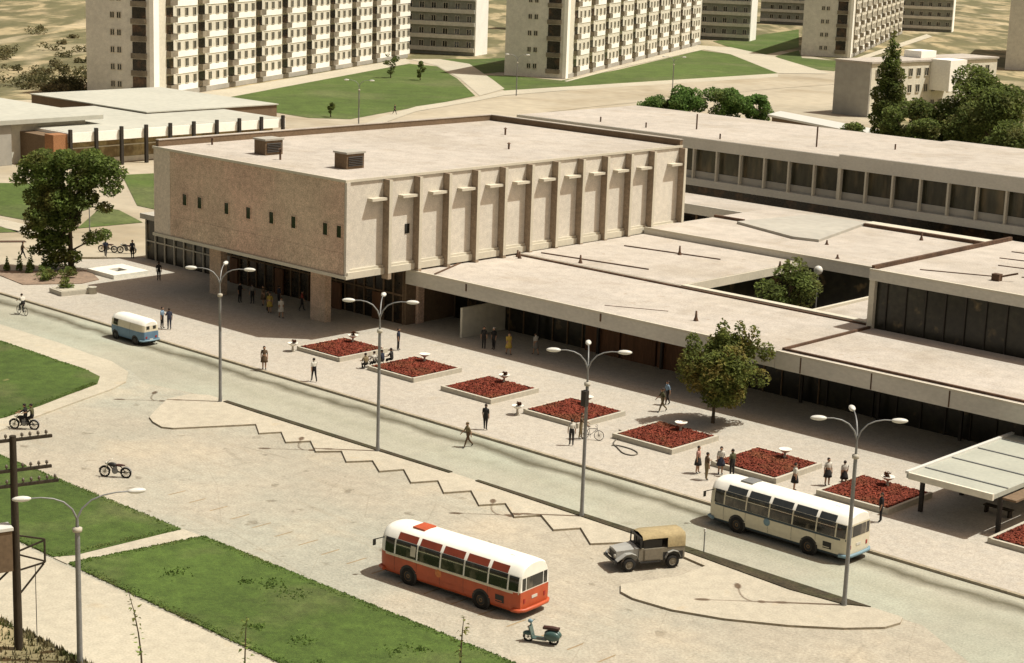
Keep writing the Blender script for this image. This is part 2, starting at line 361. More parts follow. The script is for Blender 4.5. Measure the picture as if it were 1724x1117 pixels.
st.prism([(-72.1, 75.52), (-56.0, 75.52), (-44.4, 75.35), (-45.6, 74.6), (-48.6, 74.3), (-56, 74.85), (-64, 75.05), (-72.1, 75.25)], .1, .17)
struct('planting_strip', st, M['strip'])
# faded parking ticks along the lawn edge
mk = MB()
for i in range(-6, 14):
    x = -70.6 + i * 1.93
    mk.sheet([(x - .05, 60.1 + random.uniform(-.1, .1)), (x + .05, 60.1), (x + .06, 61.4 + random.uniform(-.3, .2)), (x - .04, 61.4)], .006)
struct('parking_marking', mk, M['markpaint'])
# background: lawns, road and pavements between the blocks
for z, nm, m, poly in (
    (.02, 'lawn', 'farlawn', [(-261.5, 199.9), (-283.4, 239.8), (-309.9, 296.9), (-302.1, 298.1), (-275.7, 278.4), (-246.2, 253.7), (-239.5, 237.3), (-232, 216.7), (-227.2, 204.1), (-232.1, 199.1), (-247.6, 200.2)]),
    (.02, 'lawn', 'farlawn', [(-280.5, 288.9), (-275.8, 295.7), (-262.3, 297.1), (-276.2, 333), (-311.8, 412.2), (-297.7, 407.1), (-251.7, 363.9), (-250.8, 314.8), (-249.6, 285.7), (-251.4, 267.6)]),
    (.02, 'lawn', 'farlawn', [(-320.1, 309.7), (-314.2, 323.3), (-313.9, 333.8), (-285, 305.2), (-282.2, 292.5), (-303, 307.6)]),
    (.02, 'lawn', 'farlawn', [(-288.1, 414.6), (-300.1, 443.5), (-280.7, 416.6), (-266.9, 418.8), (-249.6, 385.1), (-259.8, 383.3)]),
    (.02, 'lawn', 'farlawn', [(-335.9, 449.8), (-366.5, 540.8), (-308.1, 455.3), (-293.5, 417.9), (-309.2, 425.5)]),
    (.02, 'road', 'town', [(-212.1, 194.4), (-220.7, 208.3), (-228.8, 226.7), (-240.9, 256.5), (-245.9, 281.5), (-245.4, 354.8), (-244.8, 379.2), (-226.9, 351.7), (-226.8, 326.1), (-220.5, 259.3), (-217.4, 239.3), (-209.3, 215.9), (-203.4, 204.4)]),
    (.03, 'pavement', 'pave', [(-217.4, 196.6), (-226.8, 210.5), (-236.9, 228.7), (-243.6, 251), (-251.4, 267.6), (-251.5, 287.8), (-251.7, 363.9), (-245.4, 354.8), (-245.9, 281.5), (-244.3, 260.1), (-238.7, 245.9), (-230.8, 222.9), (-220.8, 206.3), (-212.4, 194)]),
    (.035, 'path', 'pave', [(-320.7, 307.2), (-317.8, 314.5), (-304, 310.9), (-270.1, 283.7), (-254.2, 270.5), (-245.8, 254.5), (-275.4, 279), (-303.4, 299.3)]),
    (.04, 'pavement', 'pave', [(-265.8, 191.7), (-322.5, 307.5), (-311.1, 298.4), (-261.5, 199.9), (-257.1, 190.8)]),
    (.04, 'pavement', 'pave', [(-261, 296.6), (-325.5, 427.8), (-313.1, 415.2), (-278.6, 335.8), (-259.7, 296.1)]),
    (.045, 'path', 'pave', [(-325.5, 427.8), (-316.4, 432.4), (-288.5, 413.7), (-244.5, 376), (-251.7, 363.9), (-297.7, 407.1), (-313.1, 415.2)]),
    (.045, 'path', 'pave', [(-269.5, 422.8), (-332, 569.3), (-323.1, 558), (-268.1, 426.4)]),
    (.02, 'lawn', 'farlawn', [(-199, 112), (-192.2, 121.1), (-180.6, 120.2), (-172.1, 115.3), (-167.5, 107.6), (-169, 105.5), (-173.8, 104.9)]),
    (.02, 'path', 'pave', [(-175, 103.5), (-165.3, 104), (-161, 101.8), (-163.2, 100.6), (-172, 101.8)]),
    (.02, 'lawn', 'farlawn', [(-172, 100.6), (-163.3, 101.2), (-164.3, 99.1), (-172, 97)]),
    (.02, 'lawn', 'farlawn', [(-172.1, 116.8), (-169.6, 117.5), (-161.1, 114.7), (-161.9, 106.9)]),
    (.02, 'lawn', 'farlawn', [(-192.6, 134), (-191.4, 138.9), (-175.7, 127.5), (-166, 121), (-171, 121)]),
    (.02, 'dark_stripe', 'soil', [(-160.3, 96.4), (-158.8, 98.6), (-157.9, 98.3), (-159.4, 96.1)]),  # narrow dark stripe on the ground, in the bed soil colour
):
    struct(nm, MB().sheet(poly, z), M[m])
struct('soil_bed', MB().prism([(-146.5, 87), (-143.8, 90.4), (-140.9, 94.3), (-136.9, 92.6), (-136.3, 90.4), (-139, 86)], -.05, .2), mat('pink_soil', (.33, .235, .165), .95, ((1, .2), (5, .2))))
kb = MB()
kb.bar((-147.5, 97.4, .07), (-143.6, 102, .07), .2, .16); kb.bar((-143.6, 102, .07), (-138.5, 105, .07), .2, .16)
struct('kerb', kb, M['kerb'])

# grass tufts that roughen the near lawns
def tufts(n, poly_fn, z, h, m, name):
    mb = MB()
    for i in range(n):
        x, y = poly_fn()
        a = random.uniform(0, PI); w = random.uniform(.04, .11); hh = h * random.uniform(.4, 1.3)
        dx, dy = math.cos(a) * w, math.sin(a) * w; lx, ly = random.uniform(-.08, .08), random.uniform(-.08, .08)
        mb.add([(x - dx, y - dy, z), (x + dx, y + dy, z), (x + lx, y + ly, z + hh)], [(0, 1, 2)])
    return tag(mb.build(name, m), kind='stuff')
def edge_spot(edges):
    (x0, y0), (x1, y1), inx, iny = random.choice(edges)
    t = random.random(); k = random.random() ** 2 * .5 - .06
    return (x0 + (x1 - x0) * t + inx * k, y0 + (y1 - y0) * t + iny * k)
EA = [((-75, 57.08), (-45, 57.02), 0, -1)] * 3 + [((-76, 49.42), (-45, 49.1), 0, 1)] * 3 + [((-75, 57), (-76.2, 49.5), 1, 0)]
EB = [((-100, 56.9), (-76.8, 56.9), 0, -1)] * 2 + [((-100, 49.35), (-77.6, 49.4), 0, 1)] * 2 + [((-76.75, 56.8), (-77.4, 49.5), -1, 0)]
EC = [((-125, 73), (-109.2, 72.8), 0, -1), ((-105.8, 71.1), (-104.9, 69), -1, 0), ((-104.9, 69), (-102.2, 61.6), -1, 0)]
tufts(5200, lambda: edge_spot(EA), .06, .07, M['blade'], 'grass')
tufts(3000, lambda: edge_spot(EB), .06, .07, M['blade'], 'grass')
tufts(2200, lambda: edge_spot(EC), .14, .07, M['blade'], 'grass')
def clump_spot(x0, x1, y0, y1, n, seed):
    rr = random.Random(seed); cs = [(rr.uniform(x0, x1), rr.uniform(y0, y1), rr.uniform(.15, .5)) for _ in range(n)]
    def f():
        c = random.choice(cs); return (c[0] + random.gauss(0, c[2]), c[1] + random.gauss(0, c[2]))
    return f
tufts(900, clump_spot(-72, -47, 50.2, 55.5, 15, 5), .075, .12, M['clump'], 'grass_clumps')
def wd():
    return (random.uniform(-74, -62), random.uniform(39, 42.5) if random.random() < .6 else random.uniform(42.2, 42.75))
tufts(2200, wd, .1, .3, M['dryblade'], 'dry_grass')

# ---------------------------------------------------------------- the big hall
X0, X1, Y0, Y1, ZB, ZT = -130.2, -105.0, 94.0, 136.6, 5.2, 12.95
hall = thing('assembly_hall', 'large windowless concrete hall raised on columns, with ribbed side wall and flat roof', 'building')
b = MB(); b.box(X0, X1, Y0 + .004, Y1, ZB, ZT - .1, 0); b.build('wall', M['conc'], hall)
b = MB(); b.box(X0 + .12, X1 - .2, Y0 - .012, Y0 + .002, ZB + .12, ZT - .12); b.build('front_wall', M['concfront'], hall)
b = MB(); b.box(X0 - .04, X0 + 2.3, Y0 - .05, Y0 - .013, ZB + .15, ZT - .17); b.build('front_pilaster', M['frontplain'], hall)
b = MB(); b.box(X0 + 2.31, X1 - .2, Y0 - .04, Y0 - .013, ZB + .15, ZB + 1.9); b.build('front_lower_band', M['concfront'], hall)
b = MB(); b.box(X0 - .05, X1 + .06, Y0 - .06, Y1 + .05, ZT - .1, ZT); rf = b.build('roof', M['roof'], hall)
b = MB(); b.box(X0 - .05, X0 + .35, Y0 + .2, Y1 + .05, ZT, ZT + .55); b.box(X0 + .35, X1 + .06, Y1 - .35, Y1 + .05, ZT, ZT + .55)
b.box(X0 - .1, X0 + .4, Y0 + .2, Y1 + .1, ZT + .55, ZT + .62, 1); b.box(X0 + .4, X1 + .1, Y1 - .4, Y1 + .1, ZT + .55, ZT + .62, 1)
b.build('parapet', [M['brownwall'], M['roof']], hall)
b = MB(); b.box(X0 - .1, X1 + .12, Y0 - .16, Y0 - .03, ZT - .16, ZT + .05); b.box(X1, X1 + .12, Y0 - .03, Y1 + .1, ZT - .16, ZT + .05); b.build('roof_edge', M['trim'], hall)
b = MB(); b.box(X0 - .1, X1 + .3, Y0 - .2, Y0 - .014, ZB - .12, ZB + .14); b.build('front_rim', M['trim'], hall)
b = MB(); b.box(X1, X1 + .3, Y0 - .014, Y1, ZB - .12, ZB + .42); b.box(X1, X1 + .16, Y0 - .01, Y1, ZB + .42, ZB + .62); b.build('ledge', M['trim'], hall)
b = MB(); b.box(X0 + .05, X1 - .05, Y0 + .05, Y1 - .05, ZB - .1, ZB - .01); b.build('soffit', M['cream'], hall)
fin = None; shelf = None
for i in range(12):
    y = 98.1 + i * 3.37
    if i == 11: y = Y1 - .2
    if fin is None:
        b = MB(); b.box(0, .72, -.15, .15, 0, ZT - ZB - .18); b.box(0, .76, -.18, .18, -.5, -.02); b.box(.72, .76, -.16, .16, -.01, ZT - ZB - .18, 1); fin = b.build('pilaster', [M['finshade'], M['trim']], hall, (X1 + .002, y, ZB))  # shade-toned rib; the pale front strip paints its sunlit edge
        b = MB(); b.box(0, .6, -1.85, -.205, 0, .22)
        shelf = b.build('sunshade_shelf', M['trim'], hall, (X1 + .002, y, 11.15))
    else:
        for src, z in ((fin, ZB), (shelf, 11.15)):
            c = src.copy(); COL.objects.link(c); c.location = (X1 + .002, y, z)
b = MB(); b.box(X1 - .02, X1 + .18, Y0 - .1, Y0 + .28, ZB - .12, ZT - .17); b.build('corner_pilaster', M['conc'], hall)
win = None
for x in (-125.8, -123.7, -120, -117.1, -114.1, -111.3, -107.4, -105.75):
    if win is None:
        b = MB(); b.box(-.27, .27, -.03, 0, -.48, .48); win = b.build('window', M['glass'], hall, (x, Y0 - .014, 8.8))
        b = MB(); b.box(-.33, -.27, -.07, 0, -.52, .52); b.box(.27, .33, -.07, 0, -.52, .52); b.box(-.27, .27, -.07, 0, .48, .54); b.box(-.27, .27, -.1, 0, -.54, -.48)
        b.build('window_frame', M['concfront'], win)
    else:
        c = win.copy(); COL.objects.link(c); c.location = (x, Y0 - .014, 8.8)
        for g in win.children: d = g.copy(); COL.objects.link(d); d.parent = c
b = MB(); b.box(0, .04, -.25, .25, -.4, .4); b.build('window', M['glass'], hall, (X1 + .002, 100.65, 8.5))
def roof_box(x, y):
    b = MB(); b.box(-.75, .75, -.95, .95, 0, 1.25); o = b.build('roof_vent', M['brownwall'], hall, (x, y, ZT + .002))
    b = MB()
    for k in range(6): b.mbox(Matrix.Translation((.78, 0, .3 + k * .14)) @ Matrix.Rotation(.6, 4, 'Y'), .16, 1.6, .02)
    b.build('louvre', M['dark'], o)
    b = MB(); b.box(-.85, .85, -1.05, 1.05, 1.25, 1.4); b.build('vent_cap', M['roofgrey'], o)
roof_box(-120.9, 99.2); roof_box(-110.5, 99.2)
for x, y, h in ((-117.4, 97.6, .9), (-126, 103, .7), (-128.5, 99, .6), (-112, 120, .5), (-120, 128, .6)):
    b = MB(); b.tube([(0, 0, 0), (0, 0, h)], .09); b.lathe([(.02, h + .12), (.2, h)], n=10); b.build('vent_pipe', M['rust'], hall, (x, y, ZT + .001))
for x0, x1, y in ((-112.55, -110.75, 96.9), (-126.2, -124.6, 96.9), (-107, -105.6, 102.7)):
    b = MB(); b.box(x0, x1, y, y + .7, .1, ZB - .1); b.build('column', M['concfront'], hall)
# lobby glazing below the hall
b = MB(); b.box(-130.2, -106.2, 101.6, 101.75, .13, ZB - .1); lob = b.build('lobby_glazing', M['lobby'], hall)
b = MB()
for i in range(21): x = -130.2 + i * 1.2; b.box(x - .05, x + .05, 101.48, 101.6, .13, ZB - .1)
b.box(-130.2, -106.2, 101.5, 101.58, 2.5, 2.65); b.build('mullion', M['brownwall'], lob)
for x in (-128.4, -122.0, -117.2, -114.3, -109.2):
    b = MB(); b.box(x - .55, x + .55, 101.3, 101.47, .13, 2.45); b.build('door', M['wood'], hall)
b = MB(); b.box(-106.2, -105.9, 101.6, 136, .13, ZB - .1); b.build('lobby_wall', M['brownwall'], hall)
# low glazed foyer at the far-left corner
b = MB(); b.box(-142.9, -130.4, 102.2, 112, .13, 4.1); foy = b.build('foyer', M['interior'], hall)
b = MB(); b.box(-143.3, -130.25, 101.7, 112.3, 4.1, 4.6); b.build('foyer_roof', M['roofgrey'], hall)
b = MB()
for i in range(9): x = -142.9 + i * 1.5; b.box(x - .06, x + .06, 102.05, 102.19, .13, 4.1)
b.box(-142.9, -130.4, 102.09, 102.17, 1.9, 2.02)
b.build('mullion', M['urn'], foy)

# ---------------------------------------------------------------- low annex right of the hall
ann = thing('low_annex', 'long flat-roofed annex with deep front canopy, joined to the hall around a courtyard', 'building')
CF = 101.2
b = MB(); b.box(-105.6, -68.72, CF, 113.6, 4.1, 4.9); b.box(-105.6, -68.72, CF + .001, CF + .4, 3.75, 4.1); b.build('canopy', [M['fascia']], ann)
b = MB(); b.box(-105.4, -68.8, CF + .12, 113.45, 4.9, 4.93); b.box(-105.4, -68.8, CF - .03, CF + .12, 4.84, 5.0, 1); b.build('canopy_roof', [M['roof'], M['trim']], ann)
b = MB(); b.box(-104.6, -68.9, 113.6, 113.85, 4.4, 5.02); b.build('roof_upstand', M['rust'], ann)
b = MB(); b.box(-86.8, -68.9, 113.86, 114.5, 4.1, 5.12); b.build('courtyard_parapet', M['trim'], ann)
b = MB(); b.box(-104.6, -86.8, 113.86, 131.0, 4.35, 5.05); b.build('left_wing_roof', [M['trim']], ann)
b = MB(); b.box(-104.5, -86.95, 114.0, 130.9, 5.05, 5.08); b.build('left_wing_roofing', [M['roof']], ann)
b = MB()
for a, c_, z in (((-103.4, 115.4), (-92.7, 117.0), 5.12), ((-101.3, 124.2), (-91.8, 125.8), 5.12), ((-105.0, 107.2), (-102.6, 101.6), 4.97)):
    b = MB(); b.bar((*a, z), (*c_, z), .15, .1); b.build('roof_flashing', M['rust'], ann)
b = MB(); b.box(-74.4, -68.75, 114.52, 131.0, 4.3, 4.9); b.build('side_wing_roof', M['roof'], ann)
b = MB(); b.box(-74.7, -74.41, 114.52, 131.0, 4.1, 5.1); b.build('courtyard_parapet', M['trim'], ann)
b = MB(); b.box(-104.6, -50, 131.02, 151.2, 4.7, 5.62); b.build('rear_block', M['fascia'], ann)
b = MB(); b.box(-104.5, -50, 131.15, 151.1, 5.62, 5.65); b.box(-104.5, -50, 130.98, 131.14, 5.55, 5.72, 1); b.build('rear_roof', [M['roof'], M['trim']], ann)
b = MB(); b.prism([(-100.6, 140.2), (-98.8, 150.4), (-92.6, 150.4), (-89.8, 138.0), (-92.2, 137.4)], 5.65, 5.9); b.build('raised_roof_patch', M['roofgrey'], ann)
b = MB(); b.box(-92.3, -60, 149.4, 149.65, 5.65, 5.95); b.box(-104.4, -100.9, 141.6, 141.9, 5.65, 5.9); b.build('roof_upstand', M['rust'], ann)
b = MB(); b.box(-92.3, -60, 149.66, 151.1, 5.66, 5.98); b.build('rear_parapet', M['trim'], ann)
for y0, y1, x0, x1 in ((131.1, 151, -104.4, -68.8),): 
    b = MB(); b.box(x0, x1, 131.4, 150.8, .13, 4.7); b.build('rear_wall', M['interior'], ann)
b = MB(); b.box(-104.4, -87.4, 114.5, 131, .13, 4.35); b.build('wing_wall', M['interior'], ann)
b = MB(); b.box(-73.9, -68.8, 114.6, 131, .13, 4.3); b.build('wing_wall', M['interior'], ann)
# glazed shop front under the canopy
b = MB(); b.box(-105.6, -68.75, 107.0, 107.2, .13, 4.1); sf = b.build('shop_front', M['interior'], ann)
b = MB()
for i in range(24): x = -105.5 + i * 1.6; b.box(x - .05, x + .05, 106.9, 106.99, .13, 4.1)
b.box(-105.6, -68.8, 106.92, 106.98, 2.9, 3.05); b.build('mullion', M['brownwall'], sf)
for x0, x1 in ((-90.5, -87.0), (-86.8, -83.4), (-83.2, -80.2), (-80.0, -77.2)):
    b = MB(); b.box(x0, x1, 106.6, 106.88, .13, 4.08); b.build('wood_panel', M['wood'], ann)
for x in (-101.8, -95.4, -89, -82.6, -76.2, -69.8):
    b = MB(); b.box(x - .1, x + .1, 106.3, 106.5, .13, 4.1); b.build('canopy_post', M['dark'], ann)
b = MB(); b.box(-105.6, -68.75, 107.25, 113.6, .13, 4.09); b.build('rooms_behind_glass', M['dark'], ann)
for x, y, h in ((-78.2, 104.6, .75), (-104, 113.0, .6), (-103.4, 112.6, .6), (-98.2, 114.6, .7), (-86.5, 127.2, .5), (-84, 132.2, .35), (-88.6, 137.5, .4), (-84.5, 147, .8), (-95.5, 124.8, .8)):
    z = 4.93 if y < 113.5 else (5.08 if y < 131 else 5.65)
    b = MB(); b.lathe([(.2, 0), (.1, h * .4), (.07, h), (.001, h + .02)], n=10); b.build('vent_pipe', M['rust'], ann, (x, y, z))
b = MB()
for x in (-98.6, -84.5): b.box(x - .07, x + .07, CF - .04, CF - .001, 4.25, 4.85)
b.build('downpipe', M['rust'], ann)
b = MB(); b.bar((-86, 103.4, 4.95), (-81.6, 105.6, 4.95), .08, .03); b.build('roof_seam', M['rust'], ann)

# raised glazed block on the right
blk = thing('glazed_upper_block', 'two-storey block with dark glass front rising above the low roofs', 'building')
b = MB(); b.box(-68.7, -15, CF, 113.1, 4.1, 4.92); b.box(-68.7, -15, CF + .001, CF + .4, 3.72, 4.1); b.build('canopy', M['fascia'], blk)
b = MB(); b.box(-68.65, -15, CF + .13, 113.0, 4.92, 4.95); b.box(-68.65, -15, CF - .03, CF + .12, 4.86, 4.99, 1); b.build('canopy_roof', [M['roof'], M['trim']], blk)
b = MB(); b.box(-68.55, -68.35, CF + .55, 113.0, 4.95, 5.12); b.box(-68.34, -15, CF + .55, CF + .75, 4.95, 5.1); b.build('roof_upstand', M['rust'], blk)
b = MB(); b.box(-68.3, -15, 113.12, 113.3, 4.92, 8.5); gl = b.build('glass_front', M['interior'], blk)
b = MB()
for i in range(34): x = -67.4 + i * 1.6; b.box(x - .04, x + .04, 113.02, 113.11, 4.95, 8.5)
b.build('mullion', M['dark'], gl)
b = MB(); b.box(-68.75, -68.3, 112.75, 113.3, 4.92, 8.55); b.build('corner_post', M['trim'], blk)
for x in (-66.6, -61.0, -55.2, -49.4):
    b = MB(); b.box(x - .05, x + .05, CF - .02, CF - .002, 3.75, 4.85); b.build('fascia_joint', M['rust'], blk)
b = MB(); b.box(-68.72, -15, 112.6, 133.6, 8.55, 9.3); b.build('roof_fascia', M['fascia'], blk)
b = MB(); b.box(-68.4, -15, 112.8, 133.4, 9.3, 9.33); b.box(-68.74, -15, 112.57, 112.8, 9.28, 9.4, 1); b.build('roof', [M['roof'], M['trim']], blk)
b = MB(); b.box(-68.72, -68.45, 112.82, 133.5, 9.3, 9.62); b.build('roof_upstand', M['rust'], blk)
b = MB(); b.box(-68.7, -15, 113.32, 133.3, .13, 8.54); b.build('wall', M['brownwall'], blk)
b = MB(); b.box(-68.7, -15, 107.0, 107.2, .13, 4.1); sf = b.build('shop_front', M['interior'], blk)
b = MB()
for i in range(28): x = -68 + i * 1.9; b.box(x - .06, x + .06, 106.9, 106.99, .13, 4.1)
b.box(-68.7, -15, 106.92, 106.98, 2.9, 3.05); b.build('mullion', M['dark'], sf)
for x in (-63.4, -57, -50.6, -44.2):
    b = MB(); b.box(x - .1, x + .1, 106.3, 106.5, .13, 4.1); b.build('canopy_post', M['dark'], blk)
b = MB()
for a, c_ in (((-66.3, 115.5), (-61.5, 117.6)), ((-63.5, 122), (-57.6, 123.2)), ((-65, 125), (-58.5, 126.4)), ((-60, 119), (-57.5, 121.5)), ((-65.8, 128.4), (-60.6, 129.2))):
    b = MB(); b.bar((*a, 9.36), (*c_, 9.36), .12, .06); b.build('roof_seam', M['rust'], blk)
b = MB(); b.box(-.3, .3, -.25, .25, 0, .5); b.bar((.2, 0, .3), (1.2, .8, .6), .12, .12); b.build('roof_vent', M['rust'], blk, (-60.6, 116.4, 9.33))

# white windbreak wall under the canopy
b = MB(); b.box(-99.85, -99.62, 101.9, 109.5, .13, 2.6); tag(b.build('windbreak_wall', M['cream']), 'free-standing cream windbreak wall under the canopy, end on to the plaza', 'wall')

# ---------------------------------------------------------------- long two-storey building behind
lng = thing('long_office_building', 'long two-storey building with a ribbon of windows on its upper floor', 'building')
b = MB(); b.box(-151, -104.3, 163, 184, 8.9, 10.15); b.box(-104.28, -50, 162.98, 184, 8.9, 10.4); b.build('roof_fascia', M['fascia'], lng)
b = MB(); b.box(-150.8, -104.4, 163.15, 186, 10.15, 10.18); b.box(-104.2, -50, 163.15, 186, 10.4, 10.43); b.build('roof', M['roof'], lng)
b = MB(); b.box(-151, -50, 163.0, 184, 4.75, 5.55); b.build('floor_slab', M['fascia'], lng)
b = MB(); b.box(-151, -50, 163.75, 183.9, 5.55, 8.9); b.build('window_band', M['greenglass'], lng)
b = MB(); b.box(-151, -50, 163.6, 163.74, 5.55, 6.35); b.build('sill_panel', M['roofgrey'], lng)
post = None
for k in range(-6, 21):
    x = -123.6 + k * 3.24
    b = MB(); w = .2 if k == 6 else .1; b.box(-w, w, -.25, .2, 5.55, 8.9)
    if post is None or k == 6: o = b.build('window_post', M['trim'], lng, (x, 163.3, 0)); post = post or o
    else: o = post.copy(); COL.objects.link(o); o.location = (x, 163.3, 0)
b = MB(); b.box(-150, -51, 166, 183, 0, 4.75); b.build('ground_floor', M['lobby'], lng)  # dark glazing colour stands for the shadow beneath the slab
for x, y, h in ((-133, 166, .6), (-128.6, 170, 1.8), (-121, 164.4, .6), (-110.5, 168, 2.2), (-103, 172, .6), (-140, 166, .6)):
    b = MB(); b.tube([(0, 0, 0), (0, 0, h)], .09); b.build('vent_pipe', M['rust'], lng, (x, y, 10.18 if x < -104.4 else 10.43))
wk = thing('covered_walkway', 'low covered walkway with pale flat roof below the long building', 'walkway')
b = MB(); b.box(-125, -55, 153.8, 160.2, 4.05, 4.3); b.build('roof', M['roof'], wk)
b = MB(); b.box(-125, -55, 153.6, 153.78, 3.3, 4.33); b.build('edge_board', M['fascia'], wk)
for i in range(12):
    x = -122 + i * 5.8; b = MB(); b.box(x - .1, x + .1, 154.4, 154.6, 0, 4.05); b.build('post', M['brownwall'], wk)

# ---------------------------------------------------------------- bus shelter
shl = thing('bus_shelter', 'open bus shelter with pale flat roof on dark posts at the plaza edge', 'shelter', (-48.3, 95.5, .13))
b = MB(); b.box(-2.75, 2.75, -6.1, 6.5, 2.32, 2.6); b.build('roof', M['shelter'], shl)
b = MB(); b.box(-2.83, -2.6, -6.15, 6.5, 2.6, 2.74); b.box(-2.59, 2.8, -6.18, -6.0, 2.3, 2.68, 1); b.build('roof_edge', [M['lampwhite'], M['cream']], shl)
b = MB()
for y in (-4.3, -1.2, 1.9, 4.9): b = MB(); b.box(-2.58, 2.74, y - .05, y + .05, 2.6, 2.66); b.build('roof_seam', M['pole'], shl)
ps = None
for x in (-2.5, 2.5):
    for y in (-4.6, .2, 5.2):
        if ps is None:
            b = MB(); b.box(-.11, .11, -.11, .11, 0, 2.32); ps = b.build('post', M['dark'], shl, (x, y, 0))
        else: c = ps.copy(); COL.objects.link(c); c.location = (x, y, 0)
b = MB(); b.box(2.75, 3.6, -4.9, 6, 2.1, 2.22); b.build('side_beam', M['brownwall'], shl)
for y in (-1.6, 2.6):
    b = MB(); b.box(-.9, .9, -.22, .22, .42, .48); b.box(-.8, -.7, -.2, .2, 0, .42); b.box(.7, .8, -.2, .2, 0, .42)
    tag(b.build('bench', M['timber'], None, (-47.4, 95.5 + y, .13)), 'dark plank bench in the shelter, %s' % ('nearer the kerb' if y < 0 else 'nearer the shop fronts'), 'bench', 'benches in the bus shelter')

# ---------------------------------------------------------------- apartment blocks
def win_mesh(w, h):
    b = MB(); b.box(-w / 2, w / 2, -.03, 0, 0, h, 0)
    t = .1
    b.box(-w / 2 - t, -w / 2, -.09, 0, -t, h + t, 1); b.box(w / 2, w / 2 + t, -.09, 0, -t, h + t, 1)
    b.box(-w / 2, w / 2, -.09, 0, h, h + t, 1); b.box(-w / 2, w / 2, -.16, 0, -t, 0, 1); b.box(-.05, .05, -.07, -.03, 0, h, 1)
    return b.mesh('window', [M['glass'], M['trim']])
WM = win_mesh(1.15, 1.4); WS = win_mesh(.75, 1.0)
bm_ = MB(); bm_.box(-1.3, 1.3, -.04, 0, .05, 2.6, 0); bm_.box(-1.4, 1.4, -.95, 0, -.1, .05, 1); bm_.box(-1.4, 1.4, -.95, -.87, .05, .98, 2)
bm_.box(-1.4, -1.32, -.87, 0, .05, .98, 2); bm_.box(1.32, 1.4, -.87, 0, .05, .98, 2)
BALC = bm_.mesh('balcony', [M['lobby'], M['balcony'], M['balcony']])
def many(name, mesh, spots, parent):
    """one part per place, nearest first; what is past a hundred becomes one mass"""
    for q in spots[:100]:
        link(name, mesh, parent, q[:3], q[3] if len(q) > 3 else 0)
    if len(spots) > 100:
        b = MB()
        for q in spots[100:]:
            Q = Matrix.Translation(q[:3]) @ Matrix.Rotation(q[3] if len(q) > 3 else 0, 4, 'Z')
            for pl in mesh.polygons:
                b.add([Q @ mesh.vertices[i].co for i in pl.vertices], [list(range(len(pl.vertices)))], pl.material_index)
        tag(b.build(name, list(mesh.materials), parent), kind='stuff')
UA = math.atan2(.901, -.434)
def flats(label, loc, L, D, fl, fh, first, pitch, nb, endw=2.0, balc_end=True):
    t = thing('apartment_block', label, 'building', loc, UA, 'apartment blocks behind the hall')
    H = fl * fh + 1.4
    b = MB(); b.box(.05, L, .02, D, 0, H); b.build('wall', M['endwall'], t)
    b = MB(); b.box(0, endw, -.25, .6, 0, H + .01); b.build('end_fin', M['white'], t)
    b = MB(); b.box(endw + .01, L, -.005, .018, 0, H); b.build('front_wall', M['cream'], t)
    b = MB(); b.box(-.2, L + .2, -.3, D + .2, H + .02, H + .4); b.build('roof', M['roofgrey'], t)
    b = MB(); b.box(endw, L, -.3, -.01, 0, .9); b.build('plinth', M['roofgrey'], t)
    ws = []; bs = []
    for k in range(nb):
        xb = first + k * pitch
        for f in range(fl):
            z = 1.2 + f * fh
            bs.append((xb, -.01, z))
            for j in range(1, 4):
                ws.append((xb + pitch * (.02 + j * .25), -.01, z + .95))
    many('window', WM, ws, t); many('balcony', BALC, bs, t)
    b = MB()
    for k in range(nb):
        xb = first + k * pitch
        for f in range(fl):
            z = 1.2 + f * fh
            b.box(xb + pitch * .17, xb + pitch * .86, -.1, -.012, z - .35, z + .72)
    b.build('spandrel_panel', M['white'], t)
    # end wall: two columns of small windows and a recessed loggia stack
    es = []
    for f in range(fl):
        z = 1.9 + f * fh
        for yy in (D * .50, D * .60): es.append((.045, yy, z, -PI / 2))
    many('end_window', WS, es, t)
    b = MB()
    for f in range(fl):
        z = 1.0 + f * fh
        b.box(-.02, .03, 1.3, D * .3, z + 1.0, z + fh - .15, 0); b.box(-.45, .03, 1.2, D * .31, z, z + .95, 1)
    b.build('loggia', [M['lobby'], M['balcony']], t)
    return t
flats('long pale apartment block nearest the hall, rising behind the left pavilion', (-269.2, 194.2, 0), 129, 13.4, 7, 3.08, 6.5, 12.6, 10)
flats('long pale apartment block in the middle, beyond the wedge of lawn', (-265.1, 301.3, 0), 148, 14, 7, 3.6, 8, 14, 10)
flats('pale apartment block at upper right, above the poplar', (-274.9, 431.1, 0), 147, 13.4, 7, 3.6, 8, 14, 10)
def slabblock(label, loc, L, D, fl, fh, endonly=False):
    """block seen on its shaded long side, with a blank white end; x runs away to the left"""
    t = thing('apartment_block', label, 'building', loc, UA + PI / 2, 'apartment blocks behind the hall')
    H = fl * fh + 1.4
    # local x = inward (to the left), local y = -facade direction
    b = MB(); b.box(.3, L, -D, 0, 0, H); b.build('wall', M['darkfacade'], t)
    b = MB(); b.box(0, .29, -D - .1, .1, 0, H + .2); b.build('white_end', M['white'], t)
    b = MB(); b.box(.32, L + .1, -D - .1, .25, H + .02, H + .35); b.build('roof', M['roofgrey'], t)
    b = MB()
    for f in range(fl): b.box(.32, L, .01, .5, .9 + f * fh, 1.9 + f * fh)
    b.build('gallery_band', M['endwall'], t)
    ws = []
    n = int(L / 3.2)
    for k in range(n):
        for f in range(fl): ws.append((1.8 + k * 3.2, .012, 2.0 + f * fh, PI))
    many('window', WM, ws, t)
    return t
slabblock('grey shaded slab block with a blank white end, beside the nearest apartment block', (-321.3, 330.6, 0), 60, 9.6, 8, 3.2)
slabblock('grey shaded slab block with white end behind the middle apartment block', (-331.5, 462.8, 0), 70, 10.5, 8, 3.4)
